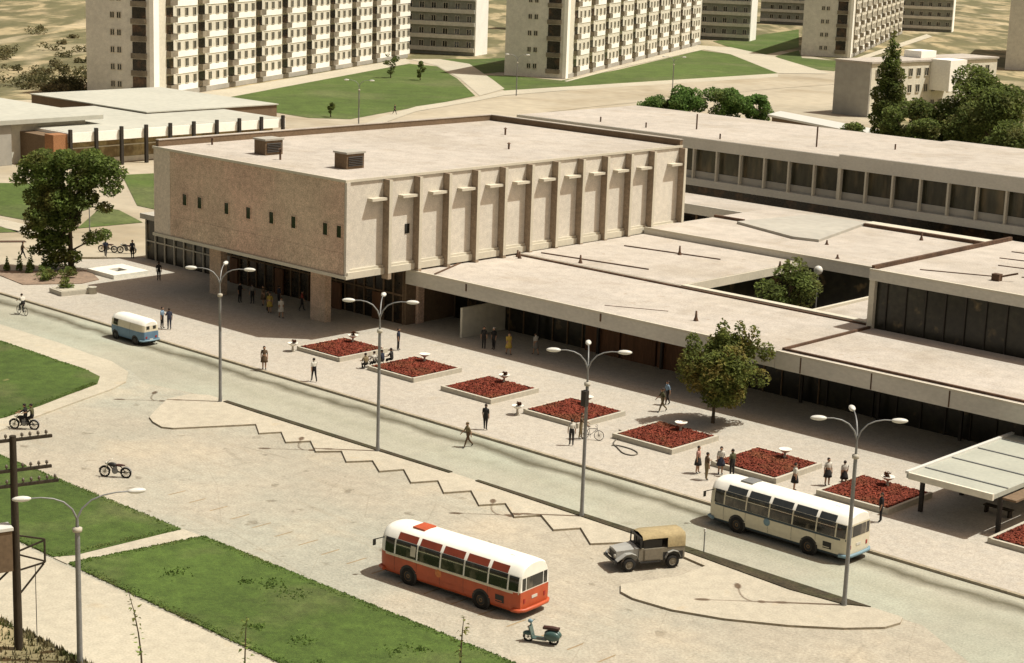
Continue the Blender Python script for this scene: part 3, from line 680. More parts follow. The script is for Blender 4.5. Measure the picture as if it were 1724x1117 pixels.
slabblock('grey slab block with thin white end, farthest of all, at upper right', (-335.1, 592, 0), 70, 9, 8, 3.5)
t = flats('apartment block cut off by the right edge of the picture, only its end wall showing', (-219.6, 443.4, 0), 90, 13, 7, 3.2, 8, 14, 6)

# three-storey building behind the trees
bd = thing('school_building', 'three-storey building with blank grey end wall behind the poplar', 'building', (-181.4, 292.1, 0), UA - R(30))
b = MB(); b.box(0, 42, .02, 8.2, 0, 9.9); b.build('wall', M['roofgrey'], bd)
b = MB(); b.box(.3, 42, -.02, .015, 0, 9.9); b.build('front_wall', M['cream'], bd)
b = MB(); b.box(-.2, 42.2, -.3, 8.4, 9.92, 10.25); b.build('roof', M['roof'], bd)
many('window', WM, [(2.2 + k * 2.6, -.025, 1.1 + f * 3.1) for k in range(15) for f in range(3)], bd)
b = MB(); b.box(19, 24.5, -4.5, -.05, 4.5, 10.4); b.build('projecting_bay', M['white'], bd)
b = MB(); b.box(20, 25, 3, 7, 10.26, 11.6); b.build('rooftop_room', M['white'], bd)
sh = thing('low_shed', 'low white-roofed shed between the bush and the poplar', 'shed')
b = MB(); b.prism([(-170.6, 245.7), (-142, 233.8), (-144, 240), (-172.5, 251.5)], .0, 3.6); b.build('wall', M['brownwall'], sh)
b = MB(); b.prism([(-171.4, 245.6), (-141.4, 233.2), (-143.6, 240.4), (-173.6, 252.4)], 3.62, 3.95); b.build('roof', M['lampwhite'], sh)

# ---------------------------------------------------------------- pavilions on the left
pv = thing('glazed_pavilion', 'single-storey pavilion with white fascia and dark columns left of the hall', 'building')
# front edge runs along Y at x = -201
b = MB(); b.box(-228, -201.0, 131.7, 168, 3.35, 4.6); b.build('fascia', M['white'], pv)
b = MB(); b.box(-227.8, -201.2, 131.9, 167.8, 4.6, 4.65); b.build('roof', M['paleroof'], pv)
b = MB(); b.box(-227.5, -203.2, 132.2, 167.5, 0, 3.35); b.build('glazed_front', M['pavfront'], pv)
b = MB(); b.box(-203.19, -203.05, 132.4, 167.4, 0, .7); b.box(-203.19, -203.1, 132.4, 167.4, 2.2, 2.35); b.build('transom', M['cream'], pv)
cl = None
for i in range(10):
    y = 131.8 + i * 3.95
    if cl is None:
        b = MB(); b.box(-.2, .2, -.2, .2, 0, 5.1); cl = b.build('column', M['dark'], pv, (-200.75, y, 0))
    else: c = cl.copy(); COL.objects.link(c); c.location = (-200.75, y, 0)
b = MB(); b.box(-203.0, -201.0, 129.4, 131.5, 0, 4.5); b.build('end_wall', M['brick'], pv)
b = MB(); b.box(-222, -203.1, 129.5, 131.65, 0, 4.2); b.build('side_wall', M['brownwall'], pv)
b = MB(); b.box(-245, -215, 154, 178, 3.0, 4.78); b.box(-245.2, -214.8, 153.8, 178.2, 4.8, 4.95, 1); b.build('rear_hall', [M['brownwall'], M['paleroof']], pv)
p2 = thing('corner_pavilion', 'low pale pavilion with three dark windows at the far left edge', 'building')
b = MB(); b.box(-245, -209, 118, 139.6, 0, 5.3); b.build('wall', M['cream'], p2)
b = MB(); b.box(-246, -207.5, 116.5, 141.5, 5.32, 5.9); b.build('roof', M['paleroof'], p2)
b = MB(); b.box(-210.6, -208.0, 112, 127.6, 0, 5.3); b.build('grey_wall', M['roofgrey'], p2)
for y in (133.2, 134.8, 136.6):
    b = MB(); b.box(-.05, .06, -.55, .55, -.75, .75, 0); b.box(0, .1, -.65, -.55, -.8, .8, 1); b.box(0, .1, .55, .65, -.8, .8, 1); b.box(0, .1, -.55, .55, .75, .85, 1); b.build('window', [M['glass'], M['trim']], p2, (-208.99, y, 3.9))

# ---------------------------------------------------------------- trees and plants
def crown_mesh(blobs, n, size, m, seed, droop=.2, gap=.0):
    rnd = random.Random(seed); b = MB()
    tot = sum(q[3] * q[4] * q[5] for q in blobs)
    for cx, cy, cz, rx, ry, rz in blobs:
        k = int(n * rx * ry * rz / tot) + 6
        for _ in range(k):
            while True:
                u = Vector((rnd.uniform(-1, 1), rnd.uniform(-1, 1), rnd.uniform(-1, 1)))
                l = u.length
                if .25 < l < 1 and rnd.random() < l * l + .15: break
            c = Vector((cx + u.x * rx, cy + u.y * ry, cz + u.z * rz))
            s = size * rnd.uniform(.55, 1.3)
            q = Matrix.Translation(c) @ (Matrix.Rotation(rnd.uniform(0, 2 * PI), 4, 'Z') @ Matrix.Rotation(rnd.uniform(-1.0, 1.0), 4, 'X') @ Matrix.Rotation(rnd.uniform(-1, 1), 4, 'Y'))
            b.add([q @ Vector(v) for v in ((-s * .5, 0, 0), (-s * .1, -s * .28, s * .06), (s * .55, 0, -s * droop), (s * .0, s * .3, s * .06))], [(0, 1, 2, 3)])
    return b.mesh('crown', m)
def blobs_round(R_, H0, H1, k, seed, br=(.28, .45), flat=1.0):
    rnd = random.Random(seed); out = []
    cz = (H0 + H1) / 2; rz = (H1 - H0) / 2
    for i in range(k):
        a = rnd.uniform(0, 2 * PI); t = rnd.uniform(-1, 1); rr = math.sqrt(max(0, 1 - t * t)) * rnd.uniform(.35, .85)
        s = rnd.uniform(*br) * R_
        out.append((R_ * rr * math.cos(a), R_ * rr * math.sin(a), cz + t * rz * .78, s * rnd.uniform(.8, 1.2), s * rnd.uniform(.8, 1.2), s * rnd.uniform(.6, .95) * flat))
    return out
def tree(name, label, loc, R_, H0, H1, n, leaf, m, seed, k=26, tr=.2, lean=(0, 0), blobs=None, group=None):
    t = thing(name, label, 'tree' if 'bush' not in name and 'shrub' not in name else 'bush', loc, 0, group)
    rnd = random.Random(seed + 5)
    bl = blobs or blobs_round(R_, H0, H1, k, seed)
    link('crown', crown_mesh(bl, n, leaf, m, seed), t)
    b = MB()
    zt = H0 + (H1 - H0) * .6
    b.tube([(0, 0, -.1), (.03, 0, H0 * .5), (lean[0] * .5, lean[1] * .5, H0), (lean[0], lean[1], zt)], [tr * 1.25, tr, tr * .8, tr * .25])
    for q in rnd.sample(bl, min(9, len(bl))):
        z0 = rnd.uniform(H0 * .75, zt * .9)
        b.tube([(lean[0] * .5, lean[1] * .5, z0), (q[0] * .5, q[1] * .5, (z0 + q[2]) / 2), (q[0] * .9, q[1] * .9, q[2])], [tr * .4, tr * .25, tr * .1], 6)
    b.build('trunk', M['bark'], t)
    return t
# the big tree left of the hall, its crown hanging in uneven tiers
rnd = random.Random(9); bl = []
for u, z, q in ((-2.6, 7.2, 1.0), (-1.6, 7.6, 1.2), (0, 7.7, 1.2), (1.4, 7.6, 1.2), (2.6, 7.3, 1.1), (3.4, 6.7, .8), (-3.1, 6.3, .8), (3.0, 5.7, .8), (-1.2, 6.5, 1.5), (.8, 6.4, 1.4), (2.0, 6.5, 1.1), (-2.0, 5.2, 1.2),
                (-.6, 5.0, 1.5), (1.2, 5.0, 1.1), (2.3, 4.5, .7), (-1.7, 3.8, 1.1), (-.3, 3.6, 1.0), (-2.5, 2.7, .7), (-1.5, 2.2, .9), (-.5, 2.0, .7), (1.5, 2.3, .6), (2.3, 2.6, .5), (-2.2, 1.5, .5), (-1.1, 1.1, .8), (.2, 1.0, .6)):
    q *= 1.35 if z < 4 else 1
    for k in (-1, 1):
        dp = rnd.uniform(.1, .8) * k * q * 1.3; uu = u * 1.36 + rnd.uniform(-.3, .3)
        bl.append((uu * .73 - dp * .66, uu * .68 + dp * .74, z * 1.36 + rnd.uniform(-.2, .2), q * 1.05, q * 1.05, q * .8))
tree('broadleaf_tree', 'large ragged broadleaf tree in the soil bed left of the hall', (-142.3, 93.2, .1), 4.5, 2.2, 10.4, 20000, .36, M['leafA'], 21, tr=.27, blobs=bl)
bl = blobs_round(3.0, 1.4, 5.9, 30, 4, (.28, .45))
bl += [(-.6, .3, 6.3, .5, .5, 1.0), (.7, .5, 6.4, .45, .45, .95), (1.5, 1.0, 6.1, .45, .45, 1.0), (.1, -.5, 6.0, .45, .45, .8), (-1.7, -1.4, 5.6, .55, .55, .7), (2.2, 1.6, 5.2, .6, .6, .7)] * 2
bl = [(q[0] + .45, q[1] + .4, *q[2:]) for q in bl]
tree('plaza_tree', 'young bushy yellow-green tree standing on the plaza before the canopy', (-70.6, 97.0, .13), 2.8, 1.5, 6, 13000, .27, M['leafB'], 33, tr=.11, blobs=bl)
tree('courtyard_tree', 'tree standing inside the annex courtyard, crown level with the roofs', (-83.5, 124.5, 0), 2.6, 1.8, 6.5, 2600, .36, M['leafC'], 41, k=18, tr=.15)
# poplar and the mass of trees behind the long building
bl = []
for i in range(26):
    z = 3 + i * .68; rr = 2.7 * math.sin(min(1, (20.6 - z) / 12) * PI / 2) * (1 if z > 6 else .85)
    a = i * 2.4
    bl.append((rr * .45 * math.cos(a), rr * .45 * math.sin(a), z, rr * .62, rr * .62, 1.25))
tree('poplar', 'tall slim dark poplar beside the school building', (-136.4, 225, 0), 2.7, 3, 20, 12000, .46, M['leafC'], 51, tr=.3, blobs=bl)
for i, (x, y, R_, h0, h1, n, lab) in enumerate((
        (-120.8, 220, 5.6, 2, 16.5, 9500, 'broad dark tree behind the long building, highest of the clump at right'),
        (-127.6, 217, 4.4, 1.5, 12.6, 6500, 'dark rounded tree between the poplar and the highest tree of the clump'),
        (-113.2, 212, 5.6, 1.5, 15.2, 8500, 'dark tree at the right edge of the clump, cut by the picture edge'),
        (-120.5, 207, 3.6, 1.0, 10.5, 5000, 'lower bushy tree in front of the clump, over the long roof'),
        (-131.6, 209, 2.8, .8, 9.0, 3200, 'small dark tree at the foot of the poplar'),
        (-105.5, 205, 4.6, 1.0, 11.5, 5000, 'dark tree beyond the right end of the long building'))):
    tree('broadleaf_tree', lab, (x, y, 0), R_ * 1.08, h0, h1, int(n * 1.7), .5, M['leafC'], 60 + i, k=24, tr=.3, group='trees behind the long building')
for i, (x, y, R_, h1, n, lab) in enumerate((
        (-191.5, 262, 4.6, 5.8, 4500, 'tall bright green bush nearest the low shed'),
        (-197.5, 257.5, 4.2, 5.2, 4000, 'bright green bush in the middle of the row before the road'),
        (-203, 255, 3.4, 3.6, 2600, 'lowest bright green bush at the left end of the row'),
        (-186.8, 265, 3.2, 5.0, 2600, 'bright green bush at the right end of the row, touching the shed'))):
    tree('green_bush', lab, (x, y, 0), R_, .1, h1, int(n * 1.6), .5, M['leafD'], 80 + i, k=16, tr=.12, group='bushes beside the far road')
for i, (x, y, h, lab) in enumerate(((-283.5, 266, 6, 'small round tree left of two on the far lawn'), (-276.5, 268, 4.2, 'small round tree right of two on the far lawn'), (-231, 203, 2.6, 'lone shrub at the near tip of the far lawn'))):
    tree('lawn_tree', lab, (x, y, 0), h * .3, h * .1, h, 600, .4, M['leafC'], 95 + i, k=10, tr=.12)
# scrub on the dry slope at upper left
rnd = random.Random(3)
sc = 0
for i in range(46):
    t = rnd.random() ** 1.8; u = rnd.random()
    x = -298 - 172 * t + u * (15 - 32 * t); y = 181 + 105 * t + u * (8 + 31 * t)
    if i < 14: t = rnd.uniform(0, .06); u = rnd.uniform(.55, 1.0); x, y = -298 + 15 * u - 172 * t, 181 + 8 * u + 105 * t
    R_ = rnd.uniform(1.0, 2.6)
    b_ = thing('scrub_bush', 'low dry scrub bush on the tan slope left of the nearest apartment block', 'bush', (x, y, 0), 0, 'scrub on the dry slope')
    link('crown', crown_mesh(blobs_round(R_ * 1.5, .05, R_ * .75, 7, 300 + i, (.3, .5)), 130, .6, M['scrub'], 300 + i), b_)
# small conifers, round bush and planters near the big tree
for i, (x, y, h, lab) in enumerate(((-144.6, 89.2, 1.7, 'small dark conifer nearest the kerb by the big tree'), (-144.1, 90.1, 1.5, 'second small conifer from the kerb by the big tree'), (-143.6, 91.1, 1.8, 'third small conifer from the kerb, close to the trunk'), (-145.3, 88.3, 1.3, 'smallest conifer at the left end of the soil bed'), (-143.2, 89.3, 1.4, 'small conifer standing forward of the others in the soil bed'))):
    c = thing('conifer', lab, 'conifer', (x, y, .2), 0, 'small conifers in the soil bed')
    link('crown', crown_mesh([(0, 0, h * t, .38 * (1.05 - t), .38 * (1.05 - t), h * .16) for t in (.15, .3, .45, .6, .75, .9)], 200, .22, M['leafA'], 120 + i), c)
    b = MB(); b.tube([(0, 0, -.05), (0, 0, h * .4)], .05); b.build('trunk', M['bark'], c)
for i in range(9):
    a = i * .7; x, y = -141.2 + 2.2 * math.cos(a * 1.3), 90.6 + 1.9 * math.sin(a)
    c = thing('low_shrub', 'low dark shrub among the planting round the big tree', 'shrub', (x, y, .2), 0, 'low shrubs in the soil bed')
    link('crown', crown_mesh(blobs_round(.75, .05, .7, 5, 140 + i, (.4, .6)), 140, .26, M['leafA'], 140 + i), c)
# white square basin
bs = thing('square_basin', 'white square concrete basin with dark square opening, left of the hall', 'basin', (-138.4, 95.7, .13))
bs.scale = (.92, .92, .9)
b = MB()
b.box(-2.3, 2.3, -2.1, -.65, 0, .42); b.box(-2.3, 2.3, .65, 2.1, 0, .42); b.box(-2.3, -.8, -.65, .65, 0, .42); b.box(.8, 2.3, -.65, .65, 0, .42)
b.build('rim', M['ringwhite'], bs)
b = MB(); b.box(-.8, .8, -.65, .65, 0, .12); b.build('opening', M['water'], bs)
pl = thing('raised_planter', 'low concrete planter with one round bush, between the kerb and the hall shadow', 'planter', (-133.6, 87.6, .13))
b = MB(); pg = [(-1.3, -1.5), (.9, -1.7), (1.4, 1.4), (-.6, 1.8), (-1.6, .4)]
b.prism(pg, 0, .4); b.build('kerb', M['urn'], pl); b = MB(); b.prism([(x * .88, y * .88) for x, y in pg], .4, .43); b.build('soil', M['pave'], pl)
link('bush', crown_mesh(blobs_round(.7, .3, 1.3, 6, 150, (.4, .6)), 240, .25, M['leafA'], 150), pl, (-.4, -.2, .1))
b = MB(); b.lathe([(.001, 0), (.4, 0), (.36, .55), (.42, .6), (.3, .6), (.001, .5)], n=14)
tag(b.build('litter_bin', M['urn'], None, (-132.2, 88.7, .13)), 'stubby concrete litter bin beside the raised planter', 'bin')

# flower beds with their urns
BX = [-102.2, -94.1, -86.3, -78.2, -70.2, -62.1, -54.2, -42.8]
BN = ['nearest the hall', 'second from the hall', 'third from the hall', 'fourth from the hall, behind the tall lamp', 'fifth from the hall, before the young plaza tree', 'behind the cream coach', 'beside the bus shelter posts', 'cut by the right edge beyond the bus shelter']
fb = fl_ = None
for i, x in enumerate(BX):
    if fb is None:
        fb = thing('flower_bed', 'bed', 'flower bed', (x, 91.3, .13), 0, 'square red flower beds on the plaza')
        b = MB(); h, w = 2.3, .2
        b.box(-h, h, -h - .2, -h, 0, .3); b.box(-h, h, h, h + .2, 0, .34); b.box(-h - .2, -h, -h - .2, h + .2, 0, .34); b.box(h, h + .2, -h - .2, h + .2, 0, .34)
        b.build('kerb', M['urn'], fb)
        b = MB(); b.box(-h + .01, h - .01, -h + .01, h - .01, .0, .24); b.build('soil', M['soil'], fb)
        rnd = random.Random(17)
        for nm, m_, cnt, zz in (('leaves', 'bedleaf', 3500, .37), ('flowers', 'flower', 9000, .4)):
            b = MB()
            for k in range(cnt):
                px_, py_ = rnd.uniform(-h + .05, h - .05), rnd.uniform(-h + .05, h - .05)
                s = rnd.uniform(.03, .075); z = zz - .08 + rnd.uniform(-.04, .045)
                q = Matrix.Translation((px_, py_, z)) @ Matrix.Rotation(rnd.uniform(0, 6.3), 4, 'Z') @ Matrix.Rotation(rnd.uniform(-.6, .6), 4, 'X')
                b.add([q @ Vector(v) for v in ((-s, -s * .6, 0), (s, -s * .7, 0), (s * .8, s, .03), (-s * .7, s * .8, .03))], [(0, 1, 2, 3)])
            tag(b.build(nm, M[m_], fb), kind='stuff')
        f = fb
    else:
        f = dup(fb, '', (x, 91.3, .13), R(0 if i % 2 else 180))
    f['label'] = 'square bed of red flowers, ' + BN[i]
def urn(label, loc, plant):
    u = thing('planter_urn', label, 'urn', loc, random.uniform(0, 6), 'concrete urns by the flower beds')
    b = MB(); b.lathe([(.001, 0), (.26, 0), (.26, .12), (.12, .2), (.1, .55), (.16, .62)], n=14); b.build('pedestal', M['urn'], u)
    b = MB(); b.lathe([(.1, .6), (.3, .68), (.52, .86), (.6, .95), (.54, .95), (.3, .86), (.001, .84)], n=18); b.build('bowl', M['ringwhite'], u)
    u.scale = (.72, .72, .72)
    if plant: link('plant', crown_mesh(blobs_round(.4, .85, 1.3, 5, 170, (.4, .6)), 90, .2, M['bedleaf'], 170), u)
    return u
for (x, y), i in zip(((-103.0, 93.1), (-94.9, 93.1), (-86.6, 93.1), (-78.6, 93.1), (-70.2, 92.9), (-61.9, 93.0), (-54.3, 92.9)), range(7)):
    urn('urn on the bed ' + BN[i], (x, y, .36), i in (0, 2, 6))
urn('weathered urn with a leafy plant, left of the bed nearest the hall', (-104.6, 88.3, .13), True)
urn('weathered urn with a leafy plant, left corner of the bed behind the tall lamp', (-80.7, 88.2, .13), True)
# saplings on the near pavement
def sapling(label, loc, h, lean, seed):
    rnd = random.Random(seed)
    s = thing('sapling', label, 'sapling', loc, 0, 'thin saplings along the near pavement')
    pts = [(lean[0] * t * t, lean[1] * t * t, h * t) for t in (0, .25, .5, .75, 1)]
    b = MB(); b.tube(pts, [.05, .045, .035, .025, .012], 6); b.build('trunk', M['bark'], s)
    b = MB()
    for k in range(34):
        t = rnd.uniform(.25, 1); a = rnd.uniform(0, 6.28); sz = rnd.uniform(.1, .2); o = rnd.uniform(.03, .3)
        q = Matrix.Translation((lean[0] * t * t + o * math.cos(a), lean[1] * t * t + o * math.sin(a), h * t)) @ Matrix.Rotation(a, 4, 'Z') @ Matrix.Rotation(rnd.uniform(-.7, .7), 4, 'Y')
        b.add([q @ Vector(v) for v in ((-sz * .4, 0, 0), (0, -sz * .5, 0), (sz, 0, -.05), (0, sz * .5, 0))], [(0, 1, 2, 3)])
    b.build('leaves', M['leafA'], s)
sapling('spindly sapling right of the two-armed lamp, leaning left', (-62.1, 43.9, .01), 4.0, (-.5, -.35), 1)
sapling('spindly sapling at the bottom edge below the lawn', (-57.8, 46.2, .01), 3.4, (0, .1), 2)
sapling('spindly sapling at the corner of the lawn behind the coach', (-52.9, 54.6, .05), 2.6, (.05, .1), 3)

# ---------------------------------------------------------------- lamps and poles
def head(b, p, d, m=0):
    d = Vector((d[0], d[1], 0)).normalized()
    Q = Matrix(((d.x, -d.y, 0), (d.y, d.x, 0), (0, 0, 1))).to_4x4()
    b.ell(Vector(p) + d * .32, .42, .17, .13, 14, 8, m, Q)
def lamp(label, loc, H, dirs, reach, group, box=False, base=.11):
    t = thing('street_lamp', label, 'street lamp', loc, 0, group)
    zj = H - 1.05
    b = MB(); b.tube([(0, 0, 0), (0, 0, .5), (0, 0, H * .8)], [base * 1.3, base, base * .85], 12); b.tube([(0, 0, H * .8), (0, 0, zj)], [base * .6, base * .5], 10); b.build('pole', M['pole'], t)
    b = MB(); b.lathe([(base * .7, 0), (base * 1.6, .04), (base * 1.7, .2), (base * .7, .26)], (0, 0, H * .79), 12); b.build('collar', M['urn'], t)
    for d, rr in dirs:
        d = Vector((*d, 0)).normalized()
        pts = [Vector((0, 0, zj)) + d * (rr * f) + Vector((0, 0, z)) for f, z in ((0, 0), (.1, .45), (.28, .8), (.5, .98), (.75, 1.06), (1, 1.05))]
        b = MB(); b.tube(pts, [.05, .045, .04, .035, .032, .032], 8); a = b.build('arm', M['pole'], t)
        b = MB(); head(b, pts[-1], d); b.build('lamp_head', M['lampwhite'], a)
    if box:
        b = MB(); b.mbox(Matrix.Translation((.0, -.16, H * .72)), .34, .3, .9); b.build('loudspeaker', M['dark'], t)
    return t
D3 = (((-.74, -.67), 1.65), ((.74, .67), 1.7), ((-.66, .75), 1.8))
LG = 'three-armed lamps along the traffic island'
lamp('tall three-armed lamp at the hall end of the island', (-96.4, 74.9, .12), 9.35, D3, 2, LG)
lamp('tall three-armed lamp second from the hall, before the flower beds', (-80.6, 75.1, .12), 9.7, D3, 2, LG)
lamp('tall three-armed lamp with a dark loudspeaker under its collar', (-63.5, 75.15, .12), 9.7, D3, 2, LG, True)
lamp('tall three-armed lamp nearest the cream coach, at the island tip', (-45.5, 74.6, .12), 9.7, D3, 2, LG)
lamp('near two-armed lamp by the telegraph pole', (-64.75, 42.45, .0), 8.0, (((-.5, -.87), 2.0), ((.42, .91), 2.3)), 2, None, base=.13)
lamp('slim two-armed lamp far off at the tip of the far lawn', (-214, 194, 0), 8.0, (((-.74, -.67), 1.7), ((.74, .67), 1.7)), 2, 'far lamps by the back road')
lamp('slim two-armed lamp far off beside the curving back road', (-243, 262, 0), 8.0, (((-.74, -.67), 1.7), ((.74, .67), 1.7)), 2, 'far lamps by the back road')
lamp('slim two-armed lamp far off, near the green bushes', (-226, 290, 0), 8.0, (((-.74, -.67), 1.7), ((.74, .67), 1.7)), 2, 'far lamps by the back road')
lamp('thin lamp standing behind the big tree, by the side street', (-159, 106.5, 0), 5.2, (((-.74, -.67), .9),), 2, None, base=.06)
b = MB(); b.ell((0, 0, 5.3), .38, .38, .38, 16, 10); g = thing('globe_lamp', 'white globe lamp beside the courtyard tree', 'lamp', (-83.0, 127.8, 0))
b.build('globe', M['lampwhite'], g); b = MB(); b.tube([(0, 0, 0), (0, 0, 4.9)], .06); b.build('pole', M['pole'], g)
b = MB(); b.tube([(0, 0, 0), (0, 0, 1.15)], .035, 8); sg = thing('marker_post', 'thin grey marker post on the island strip near the truck', 'post', (-55.1, 75.6, .12)); b.build('post', M['pole'], sg)
b = MB(); b.box(-.05, .05, -.05, .05, 1.15, 1.32); b.build('cap', M['lampwhite'], sg)
# telegraph pole
tp = thing('telegraph_pole', 'dark tarred telegraph pole with three crossarms and a transformer', 'pole', (-67.9, 41.3, .1))
b = MB(); b.tube([(0, 0, -.1), (0, 0, 5), (0, 0, 10.15)], [.2, .18, .15], 10); b.build('pole', M['timber'], tp)
dx, dy = math.cos(R(74)), math.sin(R(74))
for z, L1 in ((9.95, 1.75), (8.55, 1.7), (7.85, 2.0)):
    b = MB(); b.bar((-dx * 1.9, -dy * 1.9, z), (dx * L1, dy * L1, z), .14, .13); ar = b.build('crossarm', M['timber'], tp)
    for k in range(-4, 6):
        s = k * .36 + .05
        if abs(s) < .15 or s > L1 - .05: continue
        b = MB(); b.lathe([(.03, .06), (.03, .14), (.075, .16), (.06, .26), (.03, .3), (.001, .31)], (dx * s, dy * s, z), 8); b.build('insulator', M['insul'], ar)
b = MB(); b.mbox(Matrix.Translation((-dx * .75, -dy * .75, 4.95)) @ Matrix.Rotation(R(74), 4, 'Z'), 1.0, .8, 1.9); tb = b.build('transformer', M['brownwall'], tp)
b = MB(); b.mbox(Matrix.Translation((-dx * .75, -dy * .75, 5.98)) @ Matrix.Rotation(R(74), 4, 'Z'), 1.1, .9, .14); b.build('lid', M['lampwhite'], tb)
b = MB()
P = lambda s, z: (dx * s, dy * s, z)
for a, c in ((P(.1, 5.5), P(1.3, 5.15)), (P(1.3, 5.15), P(1.3, 4.05)), (P(1.3, 4.05), P(.1, 3.85)), (P(.1, 4.6), P(1.3, 4.1)), (P(.1, 4.75), P(1.3, 5.1)), (P(.1, 2.7), P(1.25, 4.0)), (P(-1.3, 3.1), P(-.1, 4.1))): b.bar(a, c, .07, .07)
b.build('bracket_frame', M['timber'], tp)
b = MB(); b.tube([P(.85, 4.0), P(.85, .1)], .02, 6); b.build('earth_wire', M['dark'], tp)
# hose on the plaza
hp = [(-73.6, 90.6), (-72.9, 90.2), (-71.9, 88.0), (-71.0, 87.3), (-69.9, 86.6), (-69.2, 86.7), (-69.3, 87.3), (-70.1, 87.7), (-71.2, 87.7), (-71.6, 87.3)]
pts = []
for i in range(len(hp) - 1):
    for t in range(4):
        f = t / 4; p0 = hp[max(i - 1, 0)]; p1 = hp[i]; p2_ = hp[i + 1]; p3 = hp[min(i + 2, len(hp) - 1)]
        pts.append(tuple(.5 * (2 * p1[c] + (p2_[c] - p0[c]) * f + (2 * p0[c] - 5 * p1[c] + 4 * p2_[c] - p3[c]) * f * f + (3 * p1[c] - p0[c] - 3 * p2_[c] + p3[c]) * f ** 3) for c in (0, 1)) + (.17,))
b = MB(); b.tube(pts, .045, 6); tag(b.build('garden_hose', M['hose']), 'garden hose looped on the paving before the fifth flower bed', 'hose')

# ---------------------------------------------------------------- vehicles
PROF = [(1.15, .36), (1.22, .5), (1.25, .9), (1.25, 1.40), (1.225, 1.75), (1.18, 2.1), (1.13, 2.22), (.92, 2.56), (.66, 2.69), (.35, 2.76), (0, 2.78)]
class Shell:
    """rounded coach body: a half profile swept along x with tapered ends"""
    def __init__(s, prof, secs, belt):
        s.h = prof; s.full = [(-y, z) for y, z in prof] + [(y, z) for y, z in prof[-2::-1]]; s.secs = secs; s.belt = belt
    def scale(s, x):
        q = s.secs
        if x <= q[0][0]: return q[0][1:]
        for a, b in zip(q, q[1:]):
            if x <= b[0]:
                t = (x - a[0]) / (b[0] - a[0]); return tuple(a[k] + (b[k] - a[k]) * t for k in (1, 2))
        return q[-1][1:]
    def pt(s, x, t, side, off=0):
        i = min(int(t), len(s.h) - 2); f = t - i
        y = s.h[i][0] + (s.h[i + 1][0] - s.h[i][0]) * f; z = s.h[i][1] + (s.h[i + 1][1] - s.h[i][1]) * f
        dy, dz = s.h[i + 1][0] - s.h[i][0], s.h[i + 1][1] - s.h[i][1]; l = math.hypot(dy, dz)
        y += dz / l * off; z -= dy / l * off
        wy, wz = s.scale(x)
        zb = s.belt
        if z > zb: z = zb + (z - zb) * wz
        return (x, side * y * wy, z)
    def band(s, i0, i1, m=0, b=None):
        b = b or MB(); xs = [q[0] for q in s.secs]
        for side in (-1, 1):
            vs = [s.pt(x, t, side) for x in xs for t in range(i0, i1 + 1)]; n = i1 - i0 + 1
            fs = [[k * n + j, k * n + j + 1, (k + 1) * n + j + 1, (k + 1) * n + j] for k in range(len(xs) - 1) for j in range(n - 1)]
            if side == -1: fs = [f[::-1] for f in fs]
            b.add(vs, fs, m, True)
        for x in (xs[0], xs[-1]):
            vs = [s.pt(x, t, -1) for t in range(i0, i1 + 1)] + [s.pt(x, t, 1) for t in range(i1, i0 - 1, -1)]
            f = list(range(len(vs)))
            b.add(vs, [f if x > 0 else f[::-1]], m)
        return b
    def patch(s, x0, x1, t0, t1, side, off, m=0, b=None, nx=3, nt=4):
        b = b or MB()
        vs = [s.pt(x0 + (x1 - x0) * i / nx, t0 + (t1 - t0) * j / nt, side, off) for i in range(nx + 1) for j in range(nt + 1)]; n = nt + 1
        fs = [[k * n + j, k * n + j + 1, (k + 1) * n + j + 1, (k + 1) * n + j] for k in range(nx) for j in range(nt)]
        if side == -1: fs = [f[::-1] for f in fs]
        return b.add(vs, fs, m, True)
def wheels(parent, spots, rad, wid, rim='rim', hub=None):
    for x, y in spots:
        s = 1 if y > 0 else -1
        w = link('wheel', None, parent, (x, y, rad))
        b = MB(); b.lathe([(rad * .55, -wid / 2), (rad * .93, -wid / 2), (rad, -wid / 4), (rad, wid / 4), (rad * .93, wid / 2), (rad * .55, wid / 2)], n=24, axis='Y'); b.build('tyre', M['tyre'], w)
        b = MB(); b.lathe([(.001, s * wid * .3), (rad * .2, s * wid * .45), (rad * .3, s * wid * .25), (rad * .56, s * wid * .42)], n=20, axis='Y'); b.build('rim', M[rim], w)
